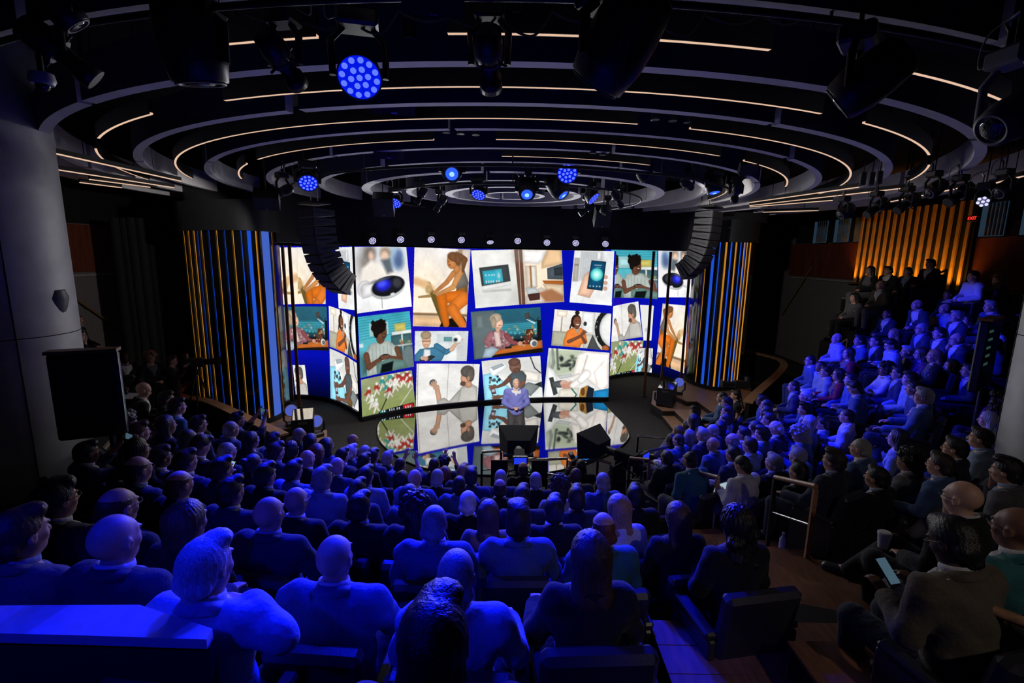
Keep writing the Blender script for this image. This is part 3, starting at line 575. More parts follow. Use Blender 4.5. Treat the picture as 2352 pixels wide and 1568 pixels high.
def led_wall(name, label, path, z0, z1, tiles, W_, H_, depth=.18):
    L = plen(path); cv = wall_canvas(W_,H_)
    for I, q in tiles:
        quad = []
        for (u,v) in q: s, t = wall_param(path,L,z0,z1,u,v); quad.append((s*W_,t*H_))
        warp(cv, I, quad)
    r = root(name, label, 'screen', (0,0,0))
    n = len(path); vs = [(x*UNIT,y*UNIT,z*UNIT) for z in (z0,z1) for x,y in path]
    me = bpy.data.meshes.new('display'); me.from_pydata(vs,[],[(i,i+1,n+i+1,n+i) for i in range(n-1)])
    uv = me.uv_layers.new(name='UVMap'); k = 0
    for i in range(n-1):
        for (a,b) in ((L[i],0),(L[i+1],0),(L[i+1],1),(L[i],1)): uv.data[k].uv = (a/L[-1],b); k += 1
    me.update(); ob('display', me, screen_material(name+'_content', cv), r)
    ob('back_casing', MB().strip(path,[(.012,z0-.0),(depth,z0),(depth,z1),(.012,z1)]), BLKM, r)
    ob('base_plinth', MB().strip(path,[(-.06,.004),(depth,.004),(depth,z0-.004),(-.06,z0-.004)]), BLK, r)
    return r
def photo(I, seed):
    g = np.random.default_rng(seed); h, w = I.shape[:2]; n = np.zeros((h,w),np.float32)
    for k,a in ((4,.10),(9,.07),(24,.05)):
        q = g.normal(size=(k+2,k+2)); y = np.linspace(0,k,h); x = np.linspace(0,k,w); yi = y.astype(int); xi = x.astype(int); fy = (y-yi)[:,None]; fx = (x-xi)[None]; fy = fy*fy*(3-2*fy); fx = fx*fx*(3-2*fx)
        n += a*((q[yi][:,xi]*(1-fx)+q[yi][:,xi+1]*fx)*(1-fy)+(q[yi+1][:,xi]*(1-fx)+q[yi+1][:,xi+1]*fx)*fy)
    I = np.clip(I*(1+n[...,None]*.26),0,1)
    for ax in (0,1): I = (np.roll(I,1,ax)+2*I+np.roll(I,-1,ax))/4
    return I
PJ = dict(head=pic_headset(), game=pic_game(), foot=pic_football(), bike=pic_bike(), cctv=pic_cctv(), door=pic_door(), home=pic_home(), lap=pic_laptop(), draw=pic_draw(), phone=pic_phone(), orange=pic_orange(), charge=pic_charge())
for k_,n_ in enumerate(PJ): PJ[n_] = photo(PJ[n_], k_+1)
led_wall('led_wall', 'large curved screen wall behind the presenter showing twelve tilted photos on blue', CPATH, .16, 5.76, [
 (PJ['head'],[(814,567),(933,566),(946,704),(820,720)]), (PJ['game'],[(822,728),(941,714),(951,842),(828,868)]), (PJ['foot'],[(829,872),(946,850),(955,938),(832,961)]),
 (PJ['bike'],[(952,567),(1081,573),(1071,752),(948,749)]), (PJ['cctv'],[(953,760),(1076,760),(1072,829),(952,829)]), (PJ['door'],[(957,835),(1102,836),(1097,922),(955,937)]),
 (PJ['home'],[(1082,575),(1290,570),(1296,693),(1092,708)]), (PJ['lap'],[(1081,716),(1241,705),(1247,809),(1089,826)]), (PJ['draw'],[(1106,829),(1241,817),(1247,914),(1113,920)]),
 (PJ['phone'],[(1320,571),(1411,572),(1405,702),(1308,694)]), (PJ['orange'],[(1274,710),(1404,720),(1400,805),(1266,793)]), (PJ['charge'],[(1260,799),(1400,810),(1398,916),(1248,916)])], 1500, 880)
bk = PJ['bike']; bkm = np.ascontiguousarray(bk[:,::-1])
led_wall('led_wing', 'side screen wall left of the main screen, with mirrored cyclists and a night desk', LPATH, .16, 5.76, [
 (bkm[20:260,60:],[(596,568),(684,568),(684,698),(600,702)]), (bk[20:260,60:],[(684,568),(748,566),(748,698),(684,698)]), (PJ['phone'],[(770,568),(815,567),(817,712),(778,708)]),
 (PJ['lap'],[(610,706),(750,704),(755,806),(640,806)]), (PJ['orange'],[(755,702),(818,728),(820,828),(757,796)]), (PJ['draw'],[(757,800),(824,834),(825,950),(759,918)]),
 (PJ['door'][:, 190:],[(672,838),(700,838),(709,912),(680,912)])], 1000, 880)
g2 = photo(pic_game(True),40)
led_wall('led_wing', 'side screen wall right of the main screen, with gamers, footballers and a cyclist', RPATH, .16, 6.15, [
 (g2,[(1404,573),(1510,573),(1510,687),(1406,684)]), (np.ascontiguousarray(PJ['head'][:,::-1]),[(1512,573),(1590,573),(1590,683),(1512,683)]), (PJ['door'],[(1398,706),(1466,692),(1476,774),(1400,788)]),
 (pic_rackets(),[(1470,700),(1502,702),(1496,782),(1478,782)]), (PJ['foot'],[(1392,786),(1478,782),(1470,860),(1392,868)]), (PJ['draw'],[(1466,800),(1500,800),(1496,866),(1456,862)]),
 (bkm,[(1522,697),(1580,702),(1578,858),(1506,836)])], 1000, 900)
# ================================================================ ceiling rings
RC = (-.0365, 14.5); RZ = 7.232
RINGM = mat('grey_ring_paint', (.68,.67,.70), .7, noise=.06, nscale=6)
RINGD = mat('navy_ring_shade', (.030,.030,.085), .9)  # shade on the outer and top ring faces, put into the colour
STRIP = glow('warm_strip', (1.0,.66,.46), .8)
def apath(r, a0, a1): return arc(RC, r, a0, a1, max(4,int(abs(a1-a0)*r/.3)+2))
ORD = ['outermost','second','third','fourth','fifth','sixth','seventh','eighth','ninth','innermost']
rings = [(11.0,.15,.5,9),(9.80,.14,.48,10),(8.63,.13,.46,9),(7.51,.12,.44,8),(6.33,.12,.42,8),(5.18,.12,.40,7),(4.08,.22,.36,7),(2.95,.15,.34,6),(1.85,.2,.3,6),(.85,.14,.26,4)]
for i,(r,w,h,n) in enumerate(rings):
    t = root('ceiling_ring', '%s grey ring of the concentric ceiling counted from outside'%ORD[i], 'ceiling ring', (RC[0],RC[1],RZ)); inv = inv_of(t)
    off_ = .35+i*.37
    for k in range(n):
        a0 = off_+2*math.pi*k/n+.006; a1 = off_+2*math.pi*(k+1)/n-(.006 if k % 3 else .035*4/r)
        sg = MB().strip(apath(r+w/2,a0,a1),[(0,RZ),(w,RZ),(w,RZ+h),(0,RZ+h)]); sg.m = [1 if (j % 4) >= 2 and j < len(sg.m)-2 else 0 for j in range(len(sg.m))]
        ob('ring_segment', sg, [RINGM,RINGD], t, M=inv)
        am = a1+.5*(.006+(.006 if k % 3 else .035*4/r)); x, y = RC[0]+r*math.sin(am), RC[1]-r*math.cos(am)
        ob('hanger', MB().box((x,y,RZ+h+.55),(.03,.03,1.7-h*1.)), BLK, t, M=inv)
def ang(p): return math.atan2(p.x-RC[0], RC[1]-p.y)
def strip_arc(label, r, z, pts, w=.034):
    A = [ang(atZ(u,v,z)) for u,v in pts]
    for i in range(1,len(A)):
        while A[i]-A[i-1] > math.pi: A[i] -= 2*math.pi
        while A[i]-A[i-1] < -math.pi: A[i] += 2*math.pi
    a0, a1 = A[0], A[-1]
    if r is None: q = atZ(*pts[0],z); r = math.hypot(q.x-RC[0],q.y-RC[1])
    m = (a0+a1)/2; t = root('light_strip', label, 'light strip', (RC[0]+r*math.sin(m),RC[1]-r*math.cos(m),z)); inv = inv_of(t)
    p = apath(r,*((a0,a1) if a0 < a1 else (a1,a0)))
    for q in (p[1],p[-2]): ob('hanger', MB().cyl((*q,z+.19),(*q,8.66),.008,n=6), BLK, t, M=inv)
    ob('diffuser', MB().strip(p,[(-w/2,z),(w/2,z),(w/2,z+.02),(-w/2,z+.02)]), STRIP, t, M=inv)
    ob('channel', MB().strip(p,[(-w/2-.001,z+.001),(-w/2-.001,z+.024),(w/2+.001,z+.024),(w/2+.001,z+.001),(w/2+.012,z+.001),(w/2+.012,z+.2),(-w/2-.012,z+.2),(-w/2-.012,z+.001)]), BLK, t, M=inv)
LS = [(10.4,RZ,[((515,112),(630,104),(742,97)),((1032,87),(1400,90),(1780,109)),((2008,157),(2160,195),(2300,237))],'first'),
 (9.2,RZ,[((515,231),(1090,199),(1895,259)),((345,262),(270,290),(240,320)),((240,346),(310,378),(415,416)),((1985,283),(2090,320),(2125,357)),((2120,382),(2080,402),(2035,418))],'second'),
 (8.05,RZ,[((484,412),(404,365),(700,300),(1090,273),(1460,288)),((1580,298),(1850,345),(1946,390),(1850,432),(1720,462))],'third'),
 (6.93,RZ,[((590,366),(800,330),(994,320)),((1140,323),(1400,330),(1650,359)),((562,376),(547,390),(575,412)),((1693,372),(1795,412),(1770,430))],'fourth'),
 (5.7,RZ,[((1160,385),(1300,384),(1410,398)),((1700,440),(1720,450),(1690,460))],'fifth')]
for r,z,segs,nm in LS:
    for j,pts in enumerate(segs): strip_arc('%s thin warm light strip in the %s gap between ceiling rings'%(words_ord(j+1),nm), r, z, pts)
def straight_strip(label, p, q, w=.024):
    a, b = atZ(*p,7.12), atZ(*q,7.12); t = root('light_strip', label, 'light strip', a); inv = inv_of(t); P = [(a.x+(b.x-a.x)*k/4,a.y+(b.y-a.y)*k/4) for k in range(5)]; z = 7.12
    ob('diffuser', MB().strip(P,[(-w/2,z),(w/2,z),(w/2,z+.02),(-w/2,z+.02)]), STRIP, t, M=inv); ob('channel', MB().strip(P,[(-w/2-.012,z+.021),(w/2+.012,z+.021),(w/2+.012,z+.1),(-w/2-.012,z+.1)]), BLK, t, M=inv)
    for k in (1,3): ob('hanger', MB().cyl((*P[k],z+.09),(*P[k],8.66),.008,n=6), BLK, t, M=inv)
for k,(p,q) in enumerate([((90,346),(415,417)),((125,390),(400,432)),((205,413),(345,431)),((183,420),(280,432))]): straight_strip('%s straight warm light strip over the left side of the hall'%words_ord(k+1), p, q)
for k,(p,q) in enumerate([((1972,431),(1722,466)),((2095,431),(1722,473)),((1912,461),(1722,476)),((2230,428),(2046,464)),((2350,406),(2272,425)),((1880,484),(1752,488))]): straight_strip('%s straight warm light strip over the right side of the hall'%words_ord(k+1), p, q)
# ================================================================ lamps
LENSB = glow('blue_lens', (.10,.16,1.0), 1.3); LENSW = glow('white_blue_lens', (.66,.66,1.0), 1.2); LENSC = glow('pale_blue_lens', (.03,.12,1.0), 1.1)
PLATEB = mat('lens_plate', (.02,.02,.08), .25, emit=(.0,.01,1.), estr=.75); PLATEW = mat('lens_plate_pale', (.1,.1,.16), .25, emit=(.35,.3,.6), estr=.25)
GLASS = mat('dark_lens_glass', (.02,.02,.03), .05, spec=.8)
def spot_light(name, parent, col, energy, size, blend=.4, rad=.12, M=None):
    l = bpy.data.lights.new(name,'SPOT'); l.energy = energy; l.color = col; l.spot_size = math.radians(size); l.spot_blend = blend; l.shadow_soft_size = rad
    o = bpy.data.objects.new(name, l); COL.objects.link(o); o.parent = parent
    o.matrix_local = um((M if M is not None else Matrix.Identity(4)) @ Matrix.Rotation(math.pi,4,'X')); return o
_disc = {}
def lens_positions(n):
    P = [(0,0)]
    for k,m in ((1,6),(2,12),(3,18)):
        if len(P) >= n: break
        P += [(k*math.cos(2*math.pi*j/m+.2*k),k*math.sin(2*math.pi*j/m+.2*k)) for j in range(m)]
    return P[:n], max(1,max(math.hypot(*q) for q in P[:n]))
def yoke(pos, base_z, up, halfw, r, dirx, m=HOUS, thick=.06):
    """base box and two arms; pos = pivot, up=+1 base above, -1 base below"""
    arms = []
    for s in (-1,1):
        pts = [Vector(pos)+dirx*s*halfw, Vector(pos)+dirx*s*(halfw+.005)+Vector((0,0,up*(base_z-.12))), Vector(pos)+dirx*s*halfw*.55+Vector((0,0,up*(base_z-.03)))]
        arms.append(MB().tube([tuple(p) for p in pts], [thick*.55,thick*.6,thick*.5], 8))
    return arms
def fixture(kind, label, pos, target, r, light=None, lens='b', nl=19, base=.42, up=1, body=None, bodym=None, group=None, clamp=True, lcol=BLUE):
    """moving-head lamp: base, yoke arms, head barrel, lens plate and lenses; head looks at target"""
    nm = {'wash':'wash_light','spot':'moving_spotlight','par':'par_light','profile':'profile_spotlight'}[kind]
    pos = Vector(pos); t = root(nm, label, 'stage light', pos, 0., group)
    bm = bodym or HOUS
    A = aim((0,0,0), Vector(target)-pos); d = A.to_3x3() @ Vector((0,0,1)); side = d.cross(Vector((0,0,1)))
    side = side.normalized() if side.length > 1e-3 else Vector((1,0,0))
    def put(name, mb, m, M=A): return ob(name, mb, m, t, M=M)
    if kind == 'wash':
        put('head', MB().lathe([(r*.55,-1.35*r),(r*.8,-1.2*r),(r*.98,-.6*r),(r*1.05,-.1*r),(r*1.06,.05*r),(r*1.0,.06*r)],24), bm)
        put('rim', MB().lathe([(r*1.0,.0),(r*1.07,.0),(r*1.07,.09*r),(r*1.0,.09*r),(r*1.0,.0)],28,cap=False), GREYH)
        put('lens_plate', MB().lathe([(r*.99,.02*r),(r*.99,.065*r)],24), PLATEB if lens == 'b' else PLATEW)
    elif kind == 'par':
        put('head', MB().lathe([(r*.6,-1.3*r),(r*.95,-.9*r),(r*1.02,0),(r*1.02,.06*r)],20), bm); put('lens_plate', MB().lathe([(r*.97,.02*r),(r*.97,.07*r)],20), PLATEW if lens == 'w' else PLATEB)
    elif kind == 'spot':
        put('head', MB().lathe([(r*.6,-2.4*r),(r*.95,-2.2*r),(r*1.1,-1.2*r),(r*1.12,-.3*r),(r*.95,.55*r),(r*.82,.6*r)],24), bm)
        put('front_ring', MB().lathe([(r*.70,.58*r),(r*.86,.58*r),(r*.86,.66*r),(r*.70,.66*r),(r*.70,.58*r)],24,cap=False), GREYH)
        put('lens', MB().lathe([(r*.70,.56*r),(r*.62,.63*r),(r*.4,.69*r),(r*.1,.72*r),(1e-3,.72*r)],24,cap=False), LENSC if lens == 'c' else GLASS)
        if lens == 'c': put('lens_core', MB().lathe([(r*.26,.715*r),(r*.16,.735*r),(1e-3,.74*r)],16,cap=False), glow('lens_hot_core',(.25,.5,1.),1.6))
    else:
        put('lamp_house', MB().lathe([(r*.5,-2.6*r),(r*.9,-2.4*r),(r*1.0,-1.3*r),(r*.9,-.5*r),(r*.66,-.3*r)],16), bm)
        put('lens_tube', MB().lathe([(r*.62,-.3*r),(r*.62,.9*r),(r*.8,.92*r),(r*.8,1.9*r),(r*.72,1.9*r)],18), bm); put('shutter_collar', MB().lathe([(r*.95,-.55*r),(r*.95,-.28*r)],12), GREYH)
        put('lens', MB().lathe([(r*.7,1.82*r),(1e-3,1.88*r)],18,cap=False), GLASS)
        for a in (.4,1.9,3.6,5.1): put('shutter_handle', MB().cyl((r*.9*math.cos(a),r*.9*math.sin(a),-.42*r),(r*1.35*math.cos(a),r*1.35*math.sin(a),-.42*r),.01,n=6), BLK)
    if kind in ('wash','par'):
        P, R = lens_positions(nl); key = (kind,round(r,4),nl)
        if key not in _disc: _disc[key] = MB().lathe([(r*.60/(R*2.05),0),(r*.55/(R*2.05),.03*r),(1e-3,.045*r)],10,cap=False).mesh('lens')
        for x,y in P:
            lm = LENSB if lens == 'b' else LENSW if lens == 'w' else LENSC
            o = ob('lens', _disc[key], lm, t, M=A @ Matrix.Translation((x/R*r*.80,y/R*r*.80,.068*r)))
            if o.material_slots[0].material != lm: o.material_slots[0].link = 'OBJECT'; o.material_slots[0].material = lm
    hw = r*1.22
    for a in yoke((0,0,0), base, up, hw, r, side, thick=max(.045,r*.3)): ob('yoke_arm', a, bm, t)
    I = Matrix.Identity(4)
    put('base', MB().box((0,0,up*(base+.02)),(max(.22,r*1.9),max(.18,r*1.5),.12),bev=.02,rz=math.atan2(side.y,side.x)), bm, I)
    if clamp and up > 0:
        put('drop_rod', MB().cyl((0,0,base+.07),(0,0,8.66-pos.z),.011,n=6), BLK, I)
        put('clamp', MB().tube([(side.x*.05,side.y*.05,base+.08),(side.x*.05,side.y*.05,base+.2),(side.x*.09,side.y*.09,base+.26),(0,0,base+.3)],.016,6), CHROME, I)
        put('safety_cable', MB().tube(smooth_path([(side.x*.1,side.y*.1,base+.07),(side.x*.22,side.y*.22,base+.02),(side.x*.2,side.y*.2,base+.22),(0,0,base+.3)],5),.006,5), GREYH, I)
    if not clamp and up > 0 and kind == 'par': put('wall_bracket', MB().box((0,.15,base+.02),(.06,.34,.04)), BLK, I)
    if light: spot_light(nm+'_beam', t, lcol, light[0]*(WASH if lcol is BLUE else 1), light[1], rad=r*.8, M=A @ Matrix.Translation((0,0,(2.1 if kind == 'profile' else .8)*r)))
    return t
# ---- near row of dark lamps on the pipe above the camera
def P_(u,v,d): return atD(u,v,d)
fixture('spot','large black moving head lamp hanging straight down at upper left', P_(452,150,3.4), P_(452,150,3.4)+Vector((.05,.25,-1.2)), .19, base=.36)
fixture('profile','black profile spotlight tilted down, between the big lamp and the blue wash', P_(655,150,3.5), (.14,13.5,1.3), .095, (KEY,9), base=.3, lcol=(1,.95,.88))
fixture('wash','big round wash light with nineteen bright blue lenses at upper centre left', P_(826,178,3.6), P_(826,178,3.6)+Vector((.28,-1.2,-1.0)), .155, (110,75), 'b', 19, base=.36)
fixture('profile','black profile spotlight hanging at the upper centre with cables', P_(1124,150,3.6), (.14,13.5,1.3), .11, (KEY,9), base=.34, lcol=(1,.95,.88))
fixture('spot','large black moving head lamp swung to the left at upper centre right', P_(1392,150,3.2), P_(1392,150,3.2)+Vector((-.6,.6,-1.)), .2, base=.36)
fixture('spot','black moving head lamp aimed down left in front of the right rings', P_(1955,215,3.4), P_(1955,215,3.4)+Vector((-.7,.6,-.7)), .15, base=.34)
fixture('spot','grey moving head lamp at the upper right edge of the picture', P_(2300,285,3.3), P_(2300,285,3.3)+Vector((-.9,-.1,-.55)), .13, base=.4, bodym=GREYH)
fixture('profile','dark profile spotlight in the upper left corner behind the dome camera', P_(150,130,3.6), P_(150,130,3.6)+Vector((.7,.5,-.7)), .11, base=.3)
fixture('spot','dark lamp with pale end cap at the very top left', P_(160,40,3.4), P_(160,40,3.4)+Vector((.5,.4,-.8)), .10, base=.3)
fixture('wash','blue wash light on the rear rigging behind the photographer, out to the left', (-2.9,-.8,7.4), (-1.0,3.0,3.0), .155, (66,46), 'b', 19, base=.36)
fixture('profile','dim profile spotlight on the rear rigging behind the photographer, out to the right', (3.6,-1.2,7.4), (3.0,3.6,2.8), .10, (75,62), base=.3, lcol=(1,.86,.74))
# ---- centre cluster
def far(kind, label, u, v, y, r, tgt, light=None, lens='b', nl=19, **k): return fixture(kind, label, atY(u,v,y), tgt, r, light, lens, nl, base=k.pop('base',.30), **k)
far('wash','blue wash light hung below the left part of the rings above the speaker stack',708,420,9.2,.165,(-1.75,4.67,2.34),(620,40))
far('spot','moving spotlight with blue lens in front of the inner rings, left of centre',1038,395,10.4,.20,(-0.47,3.27,3.50),(900,34),'c',base=.36)
far('wash','blue wash light below the rings, directly left of centre',1099,447,11.6,.16,(-2.10,7.59,1.75),(520,44))
far('spot','moving spotlight with blue lens right under the inner ring centre',1210,440,11.0,.19,(0.35,5.84,2.34),(700,36),'c',base=.34)
far('wash','blue wash light, the larger one right of the centre spotlights',1303,398,9.8,.19,(0.35,2.57,3.50),(900,28),base=.34)
far('spot','moving spotlight with blue lens turned right, below the larger wash light',1287,440,11.2,.185,(4.67,8.76,2.10),(330,38),'c',base=.34)
far('wash','blue wash light right of the centre with tilted face',1363,456,12.2,.165,(6.19,9.58,2.34),(420,38))
far('wash','small blue wash light left of the centre beside a hung speaker',908,466,12.6,.15,(-3.97,7.94,2.10),(800,38))
far('wash','blue wash light seen edge-on right of the centre cluster',1485,405,10.2,.15,(8.41,11.57,3.04),(430,36))
far('wash','small blue wash light low right of the centre cluster',1394,484,13.,.13,(9.81,12.62,3.50),(600,30))
far('spot','blue-lensed spotlight above the right speaker stack',1640,432,11.2,.17,(4.91,9.81,1.87),(330,42),'c')
for u,v,y,tx,lab in [(965,452,12.2,.5,'left of the centre cluster'),(1010,470,12.6,.9,'lower left of the centre cluster'),(1345,482,12.8,-.8,'lower right of the centre cluster'),(1580,425,10.8,-.7,'right above the stage edge'),(1690,445,10.6,.4,'beside the right rings'),(1420,460,12.0,.7,'in the tangle right of the centre'),(650,440,9.8,.6,'left above the speaker stack')]:
    q = atY(u,v,y); fixture('profile','black profile spotlight '+lab, q, (-15.6,17.5,4.2) if lab.startswith('left above') else (15.6,25.,4.0) if lab[0] == 'r' else {'l':(-6.6,13.6,0.),'b':(6.2,16.5,0.)}.get(lab[0],(6.9,14.6,0)), .10, (STAGEW*(4 if lab.startswith(('left above','right')) else 1),46), base=.28, lcol=(1,.93,.86))
far('profile','black profile spotlight hung at the exact centre of the rings',1214,385,10.0,.09,(0.2,11.,5.4),base=.34)
# ---- row of nine small round lamps above the main screen
for k,(u,v,l) in enumerate([(862,553,'w'),(925,550,'w'),(994,550,'w'),(1062,551,'w'),(1127,556,'w'),(1189,553,'w'),(1255,557,'w'),(1320,558,'w'),(1387,560,'w')]):
    L_ = plen(hp); s = s_at(hp,L_,u,v); q = pat(hp,L_,s); d = ray(u,v); p = Vector((q[0],q[1]-.32,CAMZ+d[2]*(q[1]-.32)/d[1]))
    tg = Vector((.1,9.,2.2)) if k != 4 else Vector((.1,13.5,0.))
    t_ = fixture('par','small round lamp above the main screen, %s from left'%words_ord(k+1), p, tg, .125, None, l, 19, base=.2, clamp=False, group='lamps above the main screen')
    spot_light('par_beam', t_, (.95,.95,1.0), PARW, 150, 1.0, .1, M=aim((0,-.16,-.02), Vector(tg)-p))
# ---- floor wash lights beside the drums
for u,v,z,lab,tg in [(671,943,None,'on the upper left platform beside the drum',(-4,10.5,2.)),(729,968,None,'on the left platform nearest the stage',(-3,10.5,2.)),(1558,883,None,'on the upper right platform beside the drum',(4.,11.,3)),(1517,908,None,'on the right platform nearest the stage',(3.6,10.5,2.4))]:
    z = .54 if 'upper' in lab else .36; b = atZ(u,v+(34 if u < 1000 else 22),z); p = Vector((b.x,b.y,z+.46))
    fixture('wash','floor-standing blue wash light '+lab, p, tg, .17, None, 'c', 37, base=.38, up=-1, clamp=False)
# ---- rigging pipes
def pipe(label, r, z, a0, a1, rad=.025):
    t = root('rigging_pipe', label, 'pipe', (RC[0]+r*math.sin((a0+a1)/2),RC[1]-r*math.cos((a0+a1)/2),z)); inv = inv_of(t)
    ob('tube', MB().tube([(x,y,z) for x,y in apath(r,a0,a1)],rad,8), BLK, t, M=inv)
    n = 5
    for k in range(n):
        a = a0+(a1-a0)*(k+.5)/n; ob('drop_rod', MB().cyl((RC[0]+r*math.sin(a),RC[1]-r*math.cos(a),z+.02),(RC[0]+r*math.sin(a),RC[1]-r*math.cos(a),8.66),.012,n=6), BLK, t, M=inv)
pipe('curved black rigging pipe above the near row of lamps', 11.05, 7.18, -.5, .5)
pipe('curved black rigging pipe carrying the centre lamps', 3.6, 7.08, -2.2, 2.2)
pipe('curved black rigging pipe over the front of the bowl', 5.9, 7.05, -1.2, 1.2)
cab = mat('cable_grey', (.05,.05,.055), .6)
for k in range(11):
    u0 = 560+k*118; a = atD(u0,34+10*math.sin(k*1.7),3.5); b = atD(u0+120,30+9*math.cos(k*2.1),3.5); m1 = (a+b)/2+Vector((0,0,-.05-.04*(k%3)))
    tag(ob('power_cable', MB().tube(smooth_path([tuple(a),tuple(m1+Vector((-.06,0,.01))),tuple(m1+Vector((.07,0,0))),tuple(b)],6),.009,5), cab), '%s thin loose cable from left along the near rigging pipe'%words_ord(k+1), 'cable', 'cables along the near pipe')
# ---- line arrays
def line_array(label, top, dirv, n, curve, side):
    t = root('line_array', label, 'loudspeaker', top); d = Vector(dirv).normalized(); rt = Vector((0,0,1)).cross(d).normalized()
    p = Vector((0,0,-.1)); ang_ = 0.
    for s_ in (-1,1): ob('chain', MB().cyl((rt.x*.2*s_,rt.y*.2*s_,.05),(rt.x*.2*s_,rt.y*.2*s_,8.66-Vector(top).z),.012,n=6), CHROME, t)
    ob('fly_frame', MB().box((0,0,.03),(.8,.5,.05),rz=math.atan2(rt.y,rt.x)), BLK, t)
    for k in range(n):
        ang_ += curve[k]; c, s = math.cos(ang_), math.sin(ang_)
        dn = Vector((0,0,-1))*c - d*s*1.0; fw = d*c - Vector((0,0,1))*s
        dn = (Vector((0,0,-1))*c - d*s); h = .215
        ctr = p+dn*h/2; M = Matrix((( rt.x,fw.x,-dn.x,ctr.x),(rt.y,fw.y,-dn.y,ctr.y),(rt.z,fw.z,-dn.z,ctr.z),(0,0,0,1)))
        b = ob('cabinet', MB().add([(-.46,-.3,-.065),(.46,-.3,-.065),(.46,.24,-.102),(-.46,.24,-.102),(-.46,-.3,.065),(.46,-.3,.065),(.46,.24,.102),(-.46,.24,.102)],[(3,2,1,0),(4,5,6,7),(0,1,5,4),(1,2,6,5),(2,3,7,6),(3,0,4,7)]), mat('array_cabinet',(.085,.088,.095),.5), t, M=M)
        ob('grille', MB().box((0,.248,0),(.86,.012,.19)), mat('speaker_grille',(.035,.036,.04),.55,bump=.4,bscale=300), b)
        for sx in (-1,1): ob('rigging_strap', MB().box((sx*.468,.0,0),(.014,.34,.012)), BLK, b)
        p = p+dn*h
    return t
cv = [.0,.03,.04,.05,.07,.10,.13,.16,.19,.22]
q = atY(722,470,12.4); line_array('curved hanging loudspeaker column left of the main screen', q, (-.7,-.71,0), 10, cv, -1)
q = atY(1632,478,15.6); line_array('curved hanging loudspeaker column right of the main screen', q, (.75,-.66,0), 10, cv, 1)
# ---- hung speaker boxes and small ceiling things
GR2 = mat('speaker_grille',(.035,.036,.04),.55)
def spk(label, u, v, y, w, h, dp, tgt):
    p = atY(u,v,y); t = root('loudspeaker', label, 'loudspeaker', p); A = aim((0,0,0), Vector(tgt)-p)
    ob('cabinet', MB().prism([(-w/2,-h/2),(w/2,-h/2),(w/2,h/2),(-w/2,h/2)],-dp,0), HOUS, t, M=A); ob('grille', MB().box((0,0,.008),(w*.95,h*.95,.012)), GR2, t, M=A)
    ob('badge', MB().box((0,-h*.4,.018),(w*.14,h*.05,.008)), CHROME, t, M=A)
    ob('hanger', MB().cyl((0,0,h*.3),(0,0,8.66-p.z),.012,n=6), BLK, t)
spk('black hung speaker box above the second ring, below the blue wash',905,235,6.2,.5,.3,.35,(-.5,2,4))
spk('black hung speaker box under the fourth ring left of centre',893,345,8.6,.5,.3,.35,(-.5,2,4))
spk('black hung speaker box low at the left of the centre cluster',880,478,12.4,.5,.5,.35,(-2.5,7,3))
spk('black hung speaker box low at the right of the centre cluster',1385,505,13.4,.42,.5,.35,(2.5,7,2))
spk('small black speaker box above the left speaker stack',612,468,9.6,.45,.3,.3,(-3,5,2))
spk('flat black speaker at the very top centre of the picture',995,2,3.1,.36,.16,.2,(-.2,1.8,6.))
spk('small black speaker box in the inner rings right of centre',1720,390,9.2,.3,.22,.2,(3,4,4))
dm = root('dome_camera', 'white dome security camera at the upper left', 'camera', P_(97,185,3.7))
ob('mount', MB().lathe([(.075,.05),(.085,.0),(.07,-.03)],20), mat('white_plastic',(.6,.6,.62),.4), dm); ob('dome', MB().ball((0,0,-.03),.05,10), GLASS, dm); ob('stalk', MB().cyl((0,0,.045),(0,0,8.66-dm.location.z),.02,n=8), BLK, dm)
DOWNM = mat('downlight_can',(.02,.02,.025),.5); dl = 0
for (u,v,y) in [(1505,275,6.6),(1545,278,6.7),(1580,282,6.8),(1025,305,7.3),(1058,308,7.4),(1093,310,7.4),(1362,352,8.3),(1385,356,8.4),(1980,425,9.),(2000,425,9.1),(2018,422,9.2),(940,92,4.6)]:
    p = atY(u,v,y); dl += 1; t = root('downlight', '%s small black cylinder downlight between the ceiling rings'%words_ord(dl), 'downlight', p, group='downlights between the rings')
    ob('can', MB().cyl((0,0,0),(0,0,.22),.05,n=14), DOWNM, t); ob('trim_ring', MB().lathe([(.05,-.004),(.056,-.004),(.056,.006),(.05,.006),(.05,-.004)],16,cap=False), GREYH, t); ob('rod', MB().cyl((0,0,.22),(0,0,8.66-p.z),.01,n=6), BLK, t)
for k,(u,v,y) in enumerate([(2010,480,11.),(1935,490,11.5),(2080,470,10.6),(2140,440,9.6),(2200,450,9.4),(2300,440,8.8)]):
    q = atY(u,v,y); fixture('spot' if k%2 else 'profile','%s dark lamp from the stage hanging over the right seats'%words_ord(k+1), q, q+Vector((-.8,-.1,-.6)), .12, base=.3, group='dark lamps over the right seats')
q = atY(2258,463,9.); fixture('par','small white lamp shining from the right ceiling edge', q, (1.5,5.,3.), .09, None,'w',7, base=.25)
